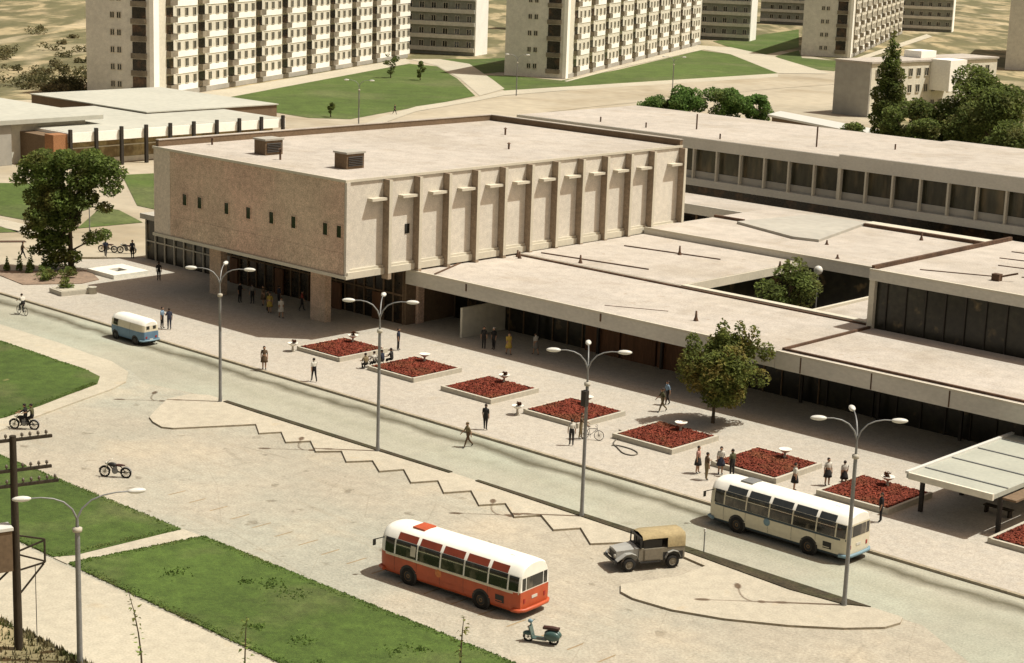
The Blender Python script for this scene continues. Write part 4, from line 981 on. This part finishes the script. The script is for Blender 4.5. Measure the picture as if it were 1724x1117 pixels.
def coach(name, label, loc, rz, c_low, c_skirt, c_pillar, c_roof, c_sky, c_hatch, c_badge, stripe, c_bump):
    t = thing(name, label, 'coach', loc, rz)
    sh = Shell(PROF, [(-4.6, .88, .95), (-4.54, .93, .975), (-4.38, .97, .99), (-4.0, 1, 1), (-2, 1, 1), (0, 1, 1), (2, 1, 1), (4.0, 1, 1), (4.35, .95, .96), (4.55, .86, .91), (4.63, .77, .86)], 1.4)
    b = sh.band(0, 1, 1); sh.band(1, 3, 0, b); b.build('body', [M[c_low], M[c_skirt]], t)
    sh.band(3, 6).build('window_pillars', M[c_pillar], t)
    rf = sh.band(6, 10).build('roof', M[c_roof], t)
    b = MB(); b.box(-4.3, 4.3, -1.1, 1.1, .3, .37); b.build('floor', M['black'], t)
    sp = [(3.55, 4.2), (2.05, 3.45), (.5, 1.95), (-1.05, .4), (-2.6, -1.15), (-3.85, -2.7)]
    for side in (-1, 1):
        for i, (a, c) in enumerate(sp):
            w = sh.patch(a, c, 3.12, 5.86, side, .012).build('window', M['busglass'], t)
            if i == 1 and side == (1 if name == 'red_coach' else -1) * 1: sh.patch(a + .05, a + .4, 3.5, 5.0, side, .022).build('curtain', M['trim'], w)
            if i: sh.patch(a + .02, c - .02, 4.55, 4.68, side, .02).build('window_bar', M['chrome'], w)
            if 0 < i: sh.patch(a + .05, c - .05, 6.02, 6.99, side, .012).build('skylight', M[c_sky], rf)
        sh.patch(-4.5, -3.95, 3.15, 5.7, side, .012, nx=5).build('corner_window', M['busglass'], t)
        b = MB(); sh.patch(-4.55, 4.55, 2.82, 3.06, side, .016, nx=18, nt=1, b=b); b.build('belt_trim', M[stripe], t)
        for x in (2.55, -2.25):
            b = MB(); b.lathe([(.001, 0), (.5, 0), (.58, -.02)], (x, side * 1.26, .52), 20, axis='Y'); b.build('wheel_arch', M['black'], t)
        for x in (-2.66, -1.1, .45, 2.0, 3.5): sh.patch(x, x + .018, 1.1, 2.8, side, .006, nx=1).build('panel_seam', M['black'], t)
        sh.patch(-4.2, 4.2, 1.55, 1.66, side, .014, nx=12, nt=1).build('side_moulding', M[c_low], t)
        sh.patch(-3.7, -3.15, 1.4, 2.3, side, .012).build('engine_grille', M['black'], t)
        b = MB(); b.lathe([(.001, side * 1.275), (.2, side * 1.272), (.22, side * 1.25)], (.55, 0, 1.14), 18, axis='Y'); b.build('round_badge', M[c_badge], t)
        b = MB(); b.bar((4.35, side * 1.1, 2.1), (4.75, side * 1.42, 1.95), .04, .04); b.mbox(Matrix.Translation((4.76, side * 1.42, 1.8)), .06, .18, .32); b.build('mirror', M['black'], t)
    # rear: one wide and two narrow panes, number plate, lamps, bumper
    for y0, y1 in ((-.64, .64), (-.98, -.71), (.71, .98)):
        b = MB(); b.box(-4.615, -4.602, y0, y1, 1.46, 2.08); b.build('rear_window', M['busglass'], t)
    b = MB(); b.box(-4.62, -4.602, -.22, .22, .9, 1.05); b.build('number_plate', M['plate'], t)
    for y in (-.8, .8):
        b = MB(); b.box(-4.62, -4.602, y - .07, y + .07, .8, 1.02); b.build('tail_lamp', M['tail'], t)
    b = MB(); b.tube([(-4.2, -1.27, .48), (-4.55, -1.18, .48), (-4.72, -.9, .48), (-4.75, 0, .48), (-4.72, .9, .48), (-4.55, 1.18, .48), (-4.2, 1.27, .48)], .1, 8); b.build('bumper', M[c_bump], t)
    for y0, y1 in ((-.8, -.03), (.03, .8)):
        b = MB(); b.box(4.632, 4.645, y0, y1, 1.5, 2.15); b.build('windscreen', M['busglass'], t)
    for y in (-.7, .7):
        b = MB(); b.lathe([(.001, 4.66), (.1, 4.655), (.12, 4.63)], n=12); 
        b.v = [(v[2], v[0] + y, v[1] + .75) for v in b.v]; b.build('headlight', M['plate'], t)
    b = MB(); b.tube([(4.2, -1.27, .48), (4.6, -1.1, .48), (4.76, 0, .48), (4.6, 1.1, .48), (4.2, 1.27, .48)], .1, 8); b.build('bumper', M[c_bump], t)
    b = MB(); b.box(2.2, 3.0, -.45, .45, 2.72, 2.83); b.build('roof_hatch', M[c_hatch], rf)
    b = MB(); b.box(-3.4, -3.1, -.12, .12, 2.72, 2.8); b.build('roof_vent', M[c_roof], rf)
    wheels(t, [(2.55, -1.16), (2.55, 1.16), (-2.25, -1.16), (-2.25, 1.16)], .47, .26)
    return t
coach('red_coach', 'red coach with white roof and red roof-edge lights, seen from behind', (-59.95, 61.85, 0), R(180 + 4.5), 'red', 'red', 'buswhite', 'buswhite', 'redroof', 'red', 'orange', 'buscream', 'red')
coach('cream_coach', 'cream coach with dark blue belt line, parked at the plaza kerb', (-53.45, 81.05, .004), R(180), 'buscream', 'busblue', 'buscream', 'buswhite', 'skydark', 'pole', 'ltblue', 'busblue', 'ltblue')
# blue and cream van
VP = [(.78, .32), (.85, .45), (.88, .8), (.87, 1.12), (.83, 1.4), (.77, 1.66), (.66, 1.84), (.45, 1.97), (.2, 2.03), (0, 2.04)]
van = thing('delivery_van', 'rounded delivery van, blue below and cream above, parked at the kerb by the hall', 'van', (-115.6, 81.4, .004), R(180))
sh = Shell(VP, [(-2.2, .72, .84), (-2.12, .84, .92), (-1.9, .95, .97), (-1.5, 1, 1), (0, 1, 1), (1.3, 1, 1), (1.75, .96, .97), (2.0, .88, .9), (2.12, .76, .78)], 1.12)
sh.band(0, 3).build('body', M['vanblue'], van); sh.band(3, 5).build('upper_body', M['buscream'], van); sh.band(5, 9).build('roof', M['buswhite'], van)
for s in (-1, 1):
    sh.patch(1.05, 1.65, 3.2, 4.9, s, .012).build('cab_window', M['glass'], van)
    sh.patch(1.0, 1.02, .8, 4.95, s, .012).build('door_seam', M['black'], van); sh.patch(-.6, -.58, .8, 4.9, s, .012).build('door_seam', M['black'], van)
    for x in (1.35, -1.25):
        b = MB(); b.lathe([(.001, 0), (.37, 0), (.42, -.02)], (x, s * .885, .38), 18, axis='Y'); b.build('wheel_arch', M['black'], van)
    b = MB(); b.box(-2.22, -2.19, s * .45 - .07, s * .45 + .07, .6, .75); b.build('tail_lamp', M['tail'], van)
    b = MB(); b.box(-2.215, -2.201, s * .3 - .14, s * .3 + .14, 1.3, 1.56); b.build('rear_window', M['glass'], van)
    b = MB(); b.box(2.122, 2.135, s * .33 - .3, s * .33 + .3, 1.2, 1.5); b.build('windscreen', M['glass'], van)
b = MB(); b.tube([(-1.95, -.9, .42), (-2.25, -.75, .42), (-2.32, 0, .42), (-2.25, .75, .42), (-1.95, .9, .42)], .07, 8); b.build('bumper', M['ltblue'], van)
b = MB(); b.box(-2.23, -2.2, -.17, .17, .45, .55); b.build('number_plate', M['plate'], van)
wheels(van, [(1.35, -.8), (1.35, .8), (-1.25, -.8), (-1.25, .8)], .34, .18)
# canvas-topped field truck
tk = thing('field_truck', 'grey-brown field truck with tan canvas top and flat folding windscreen', 'truck', (-56.15, 71.75, .0), R(180 + 62.5))
b = MB()
b.box(-2.0, .35, -.72, .72, .5, 1.16, 0); b.box(.35, .62, -.7, .7, .5, 1.2, 0); b.box(-2.0, -1.95, -.7, .7, 1.16, 1.2, 0)
b.build('body', M['olive'], tk)
b = MB(); b.add([(.62, -.62, .62), (.62, .62, .62), (1.85, .5, .62), (1.85, -.5, .62), (.62, -.62, 1.2), (.62, .62, 1.2), (1.82, .48, 1.08), (1.82, -.48, 1.08), (.62, 0, 1.26), (1.82, 0, 1.13)],
      [(0, 3, 7, 4), (1, 5, 6, 2), (2, 6, 9, 7, 3), (4, 7, 9, 8), (8, 9, 6, 5)]); b.build('bonnet', M['truckgrey'], tk)
b = MB()
for k in range(6): b.box(1.86, 1.875, -.36 + k * .13, -.3 + k * .13, .68, 1.0)
b.build('grille', M['black'], tk)
for s in (-1, 1):
    pts = [(.62, .55), (.8, .86), (1.1, .98), (1.4, .95), (1.75, .72), (1.9, .62)]
    b = MB()
    for a, c in zip(pts, pts[1:]):
        b.add([(a[0], s * .5, a[1]), (c[0], s * .5, c[1]), (c[0], s * .85, c[1]), (a[0], s * .85, a[1]), (a[0], s * .5, a[1] + .04), (c[0], s * .5, c[1] + .04), (c[0], s * .86, c[1] + .04), (a[0], s * .86, a[1] + .04)],
              [(0, 1, 2, 3), (4, 7, 6, 5), (2, 6, 7, 3), (0, 4, 5, 1)])
    b.build('fender', M['truckgrey'], tk)
    b = MB(); pts = [(-1.75, .6), (-1.6, .88), (-1.3, .98), (-1.0, .88), (-.85, .6)]
    for a, c in zip(pts, pts[1:]):
        b.add([(a[0], s * .72, a[1]), (c[0], s * .72, c[1]), (c[0], s * .86, c[1]), (a[0], s * .86, a[1]), (a[0], s * .72, a[1] + .04), (c[0], s * .72, c[1] + .04), (c[0], s * .87, c[1] + .04), (a[0], s * .87, a[1] + .04)],
              [(0, 1, 2, 3), (4, 7, 6, 5), (2, 6, 7, 3), (0, 4, 5, 1)])
    b.build('rear_fender', M['truckgrey'], tk)
    b = MB(); b.box(-1.9, -.75, s * .721, s * .724, .45, .92); b.build('wheel_well', M['black'], tk)
    b = MB(); b.box(-.62, .3, s * .725, s * .74, .56, 1.14); b.build('door', M['olive'], tk)
    b = MB(); b.box(-.2, .34, s * .6, s * .64, 1.2, 1.72); b.build('side_opening', M['black'], tk)
    b = MB(); b.box(-.6, .6, s * .7, s * .84, .42, .48); b.build('running_board', M['black'], tk)
    b = MB(); b.lathe([(.001, 1.93), (.09, 1.92), (.11, 1.86)], n=12); b.v = [(v[2], v[0] + s * .42, v[1] + .84) for v in b.v]; b.build('headlight', M['plate'], tk)
b = MB(); b.box(1.9, 2.02, -.8, .8, .5, .62); b.build('bumper', M['black'], tk)
b = MB(); vs = []
for x in (-2.02, -1.0, .1, .42):
    f = 1 if x < .4 else .94
    for y, z in ((-.74, 1.18), (-.72, 1.7), (-.62, 1.9), (0, 1.97), (.62, 1.9), (.72, 1.7), (.74, 1.18)): vs.append((x, y * f, z if z < 1.3 or x < .4 else z - .06))
b.add(vs, [[i * 7 + j, (i + 1) * 7 + j, (i + 1) * 7 + j + 1, i * 7 + j + 1] for i in range(3) for j in range(6) if not (i >= 1 and j in (0, 5))], 0, True)
b.add(vs[:7], [list(range(7))], 0)
b.build('canvas_top', M['canvas'], tk)
b = MB(); b.box(-.72, .40, -.6, .6, 1.16, 1.6); b.build('cab_interior', M['black'], tk)
b = MB()
for y0, y1 in ((-.72, -.66), (-.03, .03), (.66, .72)): b.box(.5, .56, y0, y1, 1.2, 1.76)
b.box(.5, .56, -.72, .72, 1.72, 1.79); b.box(.5, .56, -.72, .72, 1.18, 1.24); b.build('windscreen_frame', M['black'], tk)
wheels(tk, [(1.2, -.72), (1.2, .72), (-1.3, -.72), (-1.3, .72)], .38, .2, 'olive')

# two-wheelers, front towards +x
def wheel2(parent, x, rad, wid, spokes, tyre='tyre'):
    w = link('wheel', None, parent, (x, 0, rad))
    b = MB(); n = 24
    b.tube([(rad * .95 * math.cos(2 * PI * i / n), 0, rad * .95 * math.sin(2 * PI * i / n)) for i in range(n + 1)], wid, 6, caps=False); b.build('tyre', M[tyre], w)
    b = MB()
    for i in range(spokes):
        a = 2 * PI * i / spokes; b.tube([(0, 0, 0), (rad * .92 * math.cos(a), 0, rad * .92 * math.sin(a))], .008 if wid < .03 else .015, 4)
    b.lathe([(.001, -.06), (rad * .16, -.05), (rad * .16, .05), (.001, .06)], n=10, axis='Y'); b.build('spokes', M['chrome'], w)
def motorcycle(label, loc, rz, group=None):
    t = thing('motorcycle', label, 'motorcycle', loc, rz, group)
    wheel2(t, .66, .31, .055, 12); wheel2(t, -.66, .31, .06, 12)
    b = MB(); b.tube([(.4, 0, .78), (.1, 0, .42), (-.3, 0, .34), (-.66, 0, .31)], .035, 6); b.tube([(.4, 0, .78), (-.35, 0, .68), (-.66, 0, .33)], .03, 6); b.build('frame', M['black'], t)
    b = MB(); b.ell((.02, 0, .4), .2, .14, .2, 10, 8); b.box(-.1, .14, -.07, .07, .45, .66); b.build('engine', M['pole'], t)
    b = MB(); b.ell((.18, 0, .78), .3, .14, .13, 12, 8); b.build('fuel_tank', M['black'], t)
    b = MB(); b.ell((-.28, 0, .77), .36, .14, .07, 12, 6); b.build('seat', M['seat'], t)
    b = MB()
    for s in (-1, 1): b.tube([(.66, s * .08, .31), (.42, s * .08, .84)], .025, 6)
    b.build('fork', M['chrome'], t)
    b = MB(); b.tube([(.28, -.36, .98), (.42, -.2, .96), (.44, 0, .9), (.42, .2, .96), (.28, .36, .98)], .018, 6); b.build('handlebar', M['chrome'], t)
    b = MB(); b.ell((.54, 0, .84), .09, .09, .09, 10, 8); b.build('headlight', M['plate'], t)
    for x in (.66, -.66):
        b = MB(); pts = [(x + .36 * math.cos(a), 0, .31 + .36 * math.sin(a)) for a in [R(q) for q in range(20, 171, 15)]]
        for a, c in zip(pts, pts[1:]): b.bar(a, c, .13, .02)
        b.build('mudguard', M['black' if x > 0 else 'pole'], t)
    b = MB(); b.tube([(.1, -.14, .36), (-.2, -.16, .26), (-.85, -.16, .3)], [.03, .035, .045], 8); b.build('exhaust', M['chrome'], t)
    return t
def bicycle(label, loc, rz, group=None):
    t = thing('bicycle', label, 'bicycle', loc, rz, group)
    wheel2(t, .52, .34, .022, 14); wheel2(t, -.52, .34, .022, 14)
    b = MB()
    for a, c in (((-.52, 0, .34), (-.08, 0, .3)), ((-.08, 0, .3), (.36, 0, .74)), ((-.18, 0, .74), (.36, 0, .78)), ((-.08, 0, .3), (-.2, 0, .84)), ((-.18, 0, .7), (-.52, 0, .34)), ((.36, 0, .9), (.52, 0, .34))): b.tube([a, c], .018, 6)
    b.build('frame', M['black'], t)
    b = MB(); b.ell((-.21, 0, .88), .14, .08, .04, 10, 6); b.build('saddle', M['seat'], t)
    b = MB(); b.tube([(.2, -.26, .98), (.34, -.18, .98), (.36, 0, .92), (.34, .18, .98), (.2, .26, .98)], .015, 6); b.build('handlebar', M['chrome'], t)
    b = MB(); b.tube([(-.08, -.06, .3), (-.02, -.1, .14)], .012, 5); b.tube([(-.08, .06, .3), (-.14, .1, .46)], .012, 5); b.build('pedals', M['chrome'], t)
    return t
scooter = thing('motor_scooter', 'teal motor scooter with brown seat, parked below the red coach', 'scooter', (-52.65, 59.85, 0), R(180 + 26))
b = MB(); b.add([(.42, -.2, .22), (.42, .2, .22), (.58, -.23, .78), (.58, .23, .78), (.5, -.2, .22), (.5, .2, .22), (.64, -.2, .78), (.64, .2, .78), (.62, 0, .4), (.76, 0, .72)], [(0, 2, 3, 1), (4, 8, 9, 6), (8, 5, 7, 9), (0, 4, 6, 2), (1, 3, 7, 5), (2, 6, 9, 7, 3), (0, 1, 5, 8, 4)]); b.build('leg_shield', M['teal'], scooter)
b = MB(); b.box(-.25, .5, -.19, .19, .2, .25); b.build('footboard', M['teal'], scooter)
b = MB(); b.ell((-.5, -.16, .45), .4, .14, .24, 14, 10); b.ell((-.5, .16, .45), .4, .14, .24, 14, 10); b.ell((-.5, 0, .52), .42, .2, .22, 12, 8); b.build('engine_cowl', M['teal'], scooter)
b = MB(); b.mbox(Matrix.Translation((-.42, 0, .8)), .78, .26, .1); b.ell((-.42, 0, .84), .4, .14, .06, 12, 6); b.build('seat', M['seat'], scooter)
b = MB(); b.tube([(.72, 0, .3), (.56, 0, .98)], .035, 8); b.tube([(.48, -.3, 1.02), (.55, 0, 1.0), (.48, .3, 1.02)], .02, 6); b.build('handlebar', M['teal'], scooter)
b = MB(); b.ell((.62, 0, 1.02), .12, .1, .1, 12, 8); b.build('headlight', M['ltblue'], scooter)
b = MB(); b.ell((.7, 0, .36), .27, .12, .17, 12, 8, 0, None, 0, .55); b.build('mudguard', M['teal'], scooter)
wheel2(scooter, .7, .22, .055, 6); wheel2(scooter, -.55, .22, .055, 6)
motorcycle('dark motorcycle with chrome fittings, parked alone above the near lawn', (-87.0, 59.75, 0), R(180 + 35))
motorcycle('dark motorcycle carrying two riders by the left lawn', (-99.35, 61.3, .0), R(180 + 38), None)
motorcycle('left one of two motorcycles parked on the side street behind the basin', (-148.6, 101.6, .0), R(215), 'motorcycles on the side street')
motorcycle('right one of two motorcycles parked on the side street behind the basin', (-147.0, 102.7, .0), R(215), 'motorcycles on the side street')
bicycle('bicycle ridden along the road at far left', (-129, 79.7, .004), R(180))
bicycle('bicycle held by the person beside the fourth flower bed', (-73.4, 87.5, .13), R(25))
bicycle('bicycle leaning by the seated group at the second flower bed', (-96.9, 89.6, .13), R(60))

# ---------------------------------------------------------------- people
def skeleton(pose):
    P_ = dict(stand=((3, 2), (-4, 2), (4, 8), (-6, 10), 0), walk=((24, 6), (-20, 22), (-24, 18), (26, 22), 4), step=((14, 4), (-12, 12), (-14, 12), (16, 16), 2),
              talk=((4, 4), (-3, 2), (20, 70), (-4, 14), 1), sit=((84, 86), (80, 82), (30, 40), (34, 44), 6), cycle=((72, 80), (38, 52), (52, 14), (52, 14), 18),
              moto=((70, 92), (70, 92), (50, 26), (50, 26), 6), hold=((5, 3), (-5, 3), (38, 26), (36, 24), 4))[pose]
    (t1, k1), (t2, k2), (a1, e1), (a2, e2), lean = P_
    V, Ed, Rd, Lb = [], [], [], []
    def v(p, r): V.append(Vector(p)); Rd.append(r); return len(V) - 1
    def e(a, b, l): Ed.append((a, b)); Lb.append(l)
    def d(a, y=0): return Vector((math.sin(R(a)), y, -math.cos(R(a))))
    ln = Vector((math.sin(R(lean)), 0, math.cos(R(lean))))
    hip = Vector((0, 0, .93))
    p0 = v(hip, (.155, .115)); p1 = v(hip + ln * .17, (.14, .10)); p2 = v(hip + ln * .36, (.165, .115)); p3 = v(hip + ln * .49, (.11, .085)); p4 = v(hip + ln * .56, (.058, .058))
    hb = hip + ln * .63 + Vector((.02, 0, 0)); p5 = v(hb, (.08, .09)); p6 = v(hb + Vector((.005, 0, .09)), (.088, .1)); p7 = v(hb + Vector((-.005, 0, .155)), (.06, .07))
    e(p0, p1, 'leg'); e(p1, p2, 'top'); e(p2, p3, 'top'); e(p3, p4, 'skin'); e(p4, p5, 'skin'); e(p5, p6, 'skin'); e(p6, p7, 'skin')
    n = v(hb + Vector((.105, 0, .045)), (.014, .016)); e(p6, n, 'skin')
    for s_, (ta, ka), (sa, ea) in ((1, (t1, k1), (a1, e1)), (-1, (t2, k2), (a2, e2))):
        h = v(hip + Vector((0, s_ * .095, -.05)), (.095, .1)); kn = V[h] + d(ta) * .42; k = v(kn, (.062, .064)); an = kn + d(ta - ka) * .42; a = v(an, (.042, .042))
        fd = Vector((math.cos(R(max(-30, min(20, ta - ka)))) , 0, math.sin(R(max(-30, min(20, ta - ka)))) * .6)); t = v(an + fd * .15 + Vector((0, s_ * .02, -.05)), (.032, .045))
        e(p0, h, 'leg'); e(h, k, 'leg'); e(k, a, 'leg'); e(a, t, 'shoe')
        sh_ = v(hip + ln * .455 + Vector((0, s_ * .185, 0)), (.062, .062)); el = V[sh_] + d(sa, s_ * .16) * .28; el_ = v(el, (.042, .042)); wr = el + d(sa + ea, s_ * .02) * .24; w = v(wr, (.028, .03))
        pd = d(sa + ea).normalized(); pm = v(wr + pd * .07, (.034, .018))
        e(p2, sh_, 'top'); e(sh_, el_, 'top'); e(el_, w, 'skin'); e(w, pm, 'skin')
        side = Vector((math.cos(R(sa + ea)), 0, math.sin(R(sa + ea))))
        for q, (off, L_) in enumerate(((-.026, .066), (-.009, .078), (.009, .074), (.026, .058))):
            f1 = v(V[pm] + pd * (L_ * .55 + .02) + side * off, (.0095, .0095)); f2 = v(V[f1] + (pd * .8 + Vector((0, -s_ * .6, 0))) * L_ * .5, (.008, .008)); e(pm, f1, 'skin'); e(f1, f2, 'skin')
        th = v(wr + pd * .035 + side * .042, (.011, .011)); th2 = v(V[th] + pd * .035 + side * .012, (.009, .009)); e(w, th, 'skin'); e(th, th2, 'skin')
    zmin = min(V[b].z - .045 for (a, b), l in zip(Ed, Lb) if l == 'shoe')
    return V, Ed, Rd, Lb, zmin, hb
BODY = {}
def body(pose):
    if pose in BODY: return BODY[pose]
    V, Ed, Rd, Lb, zmin, hb = skeleton(pose)
    me = bpy.data.meshes.new('figure'); me.from_pydata(V, Ed, [])
    o = bpy.data.objects.new('figure', me); COL.objects.link(o)
    o.modifiers.new('skin', 'SKIN'); sub = o.modifiers.new('smooth', 'SUBSURF'); sub.levels = 1; sub.render_levels = 1
    sk = me.skin_vertices[0].data
    for i, rr in enumerate(Rd): sk[i].radius = rr if rr[0] < .03 else (rr[0] * 1.14, rr[1] * 1.14)
    sk[0].use_root = True
    dg = bpy.context.evaluated_depsgraph_get(); dg.update()
    nm = bpy.data.meshes.new_from_object(o.evaluated_get(dg))
    bpy.data.objects.remove(o); bpy.data.meshes.remove(me)
    lab = []
    for f in nm.polygons:
        c = f.center; best = (9, 'top')
        for (a, b), l in zip(Ed, Lb):
            A, B = V[a], V[b]; t = max(0, min(1, (c - A).dot(B - A) / max(1e-9, (B - A).length_squared)))
            dd = (A + (B - A) * t - c).length - (Rd[a][0] * (1 - t) + Rd[b][0] * t)
            if dd < best[0]: best = (dd, l)
        lab.append(best[1]); f.use_smooth = True
    dz = -zmin if pose not in ('sit', 'cycle', 'moto') else 0
    BODY[pose] = (nm, lab, dz, hb); return BODY[pose]
PM = {}
def person(label, loc, rz, pose, top, leg, skirt=None, bare=False, hair='hairdark', cap=None, scale=1.0, group=None):
    nm, lab, dz, hb = body(pose)
    key = (pose, top, leg, bare)
    if key not in PM:
        m = nm.copy(); m.materials.clear()
        for x in (M['skin'], cloth(top), M['skin'] if bare else cloth(leg), M['black']): m.materials.append(x)
        ix = {'skin': 0, 'top': 1, 'leg': 2, 'shoe': 3}
        for f, l in zip(m.polygons, lab): f.material_index = ix[l]
        PM[key] = m
    o = link('person', PM[key], None, (loc[0], loc[1], loc[2] + dz * scale), rz); o.scale = (scale,) * 3
    tag(o, label, 'person', group)
    b = MB(); b.ell((hb.x - .02, 0, hb.z + .085), .105, .1, .105, 12, 8, 0, Matrix.Rotation(-.45, 4, 'Y'), 0, .6); b.build('hair', M[hair], o)
    b = MB()
    for s_ in (-1, 1): b.ell((hb.x + .082, s_ * .034, hb.z + .065), .011, .013, .009, 6, 4); b.ell((hb.x + .0, s_ * .098, hb.z + .05), .022, .012, .032, 6, 4, 1)
    b.box(hb.x + .08, hb.x + .09, -.025, .025, hb.z - .005, hb.z + .003, 2); b.build('face', [M['hairdark'], M['skin'], M['tail']], o)
    if skirt:
        b = MB(); b.lathe([(.15, 1.08), (.16, 1.0), (.2, .88), (.25, .7), (.28, .52), (.27, .52), (.15, .95)], n=16)
        b.v = [(x * .85, y, z) for x, y, z in b.v]; b.build('skirt', cloth(skirt), o)
    if cap:
        b = MB(); b.ell((hb.x - .01, 0, hb.z + .12), .11, .1, .06, 12, 6, 0, None, 0, .55); b.build('cap', cloth(cap), o)
    return o
Z = .13
GP = 'people on the plaza'
person('man in dark clothes standing in the hall shadow near the white basin', (-133.3, 96.6, Z), 2.5, 'stand', 'dark', 'black', group=GP)
person('woman in a brown dress waiting on the kerb left of the first lamp', (-101.5, 82.95, Z), -.6, 'stand', 'brown', 'brown', 'brown', True, group=GP)
person('man in white shirt and dark trousers stepping along the kerb', (-96.4, 83.4, Z), 2.9, 'step', 'white', 'black', group=GP)
person('man in a long dark coat behind the second lamp, by the first flower bed', (-99.7, 94.9, Z), .8, 'stand', 'navy', 'black', group=GP)
person('soldierly man in brown walking across the road toward the island', (-77.7, 80.3, .004), -1.9, 'walk', 'khaki', 'brown', group=GP, cap='khaki')
person('man in dark clothes standing at the kerb, near the third flower bed', (-79.5, 83.8, Z), 1.9, 'stand', 'dark', 'dark', group=GP)
person('man in white shirt and dark trousers beside the fourth flower bed', (-73.3, 85.4, Z), 2.4, 'stand', 'white', 'dark', group=GP)
person('person in brown holding a bicycle by the fourth flower bed', (-73.9, 87.0, Z), .6, 'hold', 'brown', 'khaki', group=GP)
person('man in khaki walking beside a companion in pale blue', (-74.7, 96.6, Z), -2.0, 'walk', 'olive', 'khaki', group=GP)
person('person in pale blue top walking at the edge of the canopy shade', (-75.6, 98.3, Z), -2.0, 'step', 'blue', 'dark', group=GP)
person('woman in pink blouse and dark skirt at left of the group by the sixth bed', (-64.1, 86.8, Z), .4, 'stand', 'pink', 'dark', 'dark', True, group=GP)
person('man in brown standing in front of the group by the sixth bed', (-62.9, 86.1, Z), 1.2, 'talk', 'brown', 'khaki', group=GP)
person('woman in white blouse within the group by the sixth bed', (-63.1, 87.8, Z), -.8, 'talk', 'white', 'dark', 'navy', True, group=GP)
person('man in dark olive jacket at right of the group by the sixth bed', (-62.3, 87.9, Z), 3.0, 'stand', 'olive', 'dark', group=GP)
person('woman with white blouse and long dark skirt just behind the cream coach', (-58.0, 88.4, Z), .9, 'stand', 'white', 'dark', 'black', True, group=GP)
person('left one of two women in white blouses and short skirts, between two beds', (-57.3, 90.9, Z), -.5, 'stand', 'white', 'dark', 'dark', True, group=GP)
person('right one of two women in white blouses and short skirts, between two beds', (-56.5, 91.5, Z), 2.4, 'step', 'white', 'dark', 'dark', True, scale=.94, group=GP)
person('dark-clothed person standing at the rear corner of the cream coach', (-51.3, 87.3, Z), -2.4, 'stand', 'black', 'black', group=GP)
person('dark-clothed person in front of the windbreak wall, left of a pair', (-95.9, 100.6, Z), -.9, 'stand', 'dark', 'dark', group=GP)
person('person with pale hat in front of the windbreak wall, right of a pair', (-95.2, 101.0, Z), -1.4, 'stand', 'black', 'dark', cap='white', group=GP)
person('woman in yellow dress right of the windbreak wall', (-93.2, 100.6, Z), -.4, 'step', 'yellow', 'yellow', 'yellow', True, group=GP)
person('woman in white blouse in the canopy shade, right of the yellow dress', (-91.8, 102.2, Z), 3.0, 'step', 'white', 'grey', 'grey', True, group=GP)
person('person in dark clothes at the corner of the glazed foyer', (-143.9, 101.2, Z), -.7, 'stand', 'navy', 'black', group=GP)
GH = 'people under the raised hall'
for q in (('woman in white dress under the hall, beside the right column', (-114.3, 95.2, Z), -.4, 'step', 'white', 'white', 'white', True),
          ('woman in orange-yellow dress under the hall', (-116.4, 95.7, Z), -.8, 'stand', 'yellow', 'yellow', 'yellow', True),
          ('man in olive shirt under the hall, left of the yellow dress', (-117.2, 96.1, Z), 1.2, 'stand', 'olive', 'dark', None, False),
          ('man in dark suit under the hall, nearest the left column', (-121.3, 96.4, Z), .2, 'talk', 'black', 'black', None, False),
          ('man in grey under the hall, close to the left column', (-120.2, 96.9, Z), 2.9, 'stand', 'grey', 'dark', None, False),
          ('woman in brown dress under the hall, in the middle of the crowd', (-119.1, 97.2, Z), -1.6, 'stand', 'brown', 'brown', 'brown', True),
          ('man in navy under the hall, before the wooden doors', (-118.2, 98.2, Z), 1.5, 'stand', 'navy', 'dark', None, False),
          ('person in red top under the hall, right of the crowd', (-115.4, 98.4, Z), .9, 'step', 'red', 'dark', None, False)):
    person(*q, group=GH)
GS = 'people sitting on the edge of the second flower bed'
for i, (x, y, top, lab) in enumerate(((-96.75, 88.9, 'khaki', 'left'), (-96.75, 89.8, 'white', 'second'), (-96.75, 90.6, 'navy', 'third'), (-96.7, 91.5, 'dark', 'last'))):
    person('seated person in %s top, %s of four on the flower bed edge' % (top, lab), (x - .12, y, Z - .50), PI + (.2 * i - .3), 'sit', top, 'dark', group=GS)
person('man in white shirt riding a bicycle along the kerb at far left', (-128.82, 79.7, .09), PI, 'cycle', 'white', 'dark')
c_, s_ = math.cos(R(218)), math.sin(R(218))
person('front rider in dark clothes on the motorcycle by the left lawn', (-99.35 - .12 * c_, 61.3 - .12 * s_, -.02), R(218), 'moto', 'black', 'black', cap='black')
person('pillion rider in dark clothes on the motorcycle by the left lawn', (-99.35 - .56 * c_, 61.3 - .56 * s_, .0), R(218), 'moto', 'olive', 'black', cap='black')
person('left one of two people in blue behind the delivery van', (-117.2, 85.2, Z), .5, 'talk', 'blue', 'dark', group=GP)
person('right one of two people in blue behind the delivery van', (-116.5, 85.4, Z), 2.8, 'talk', 'navy', 'navy', group=GP)
for i, (x, y, lab) in enumerate(((-229, 216, 'dark figure walking on the pale pavement of the back road'), (-150.2, 93.0, 'person in dark clothes on the street left of the big tree'), (-146.5, 99.9, 'person beside the motorcycles on the side street'))):
    person(lab, (x, y, .03), 1.2 * i, 'walk', ('dark', 'brown', 'navy')[i], 'dark')
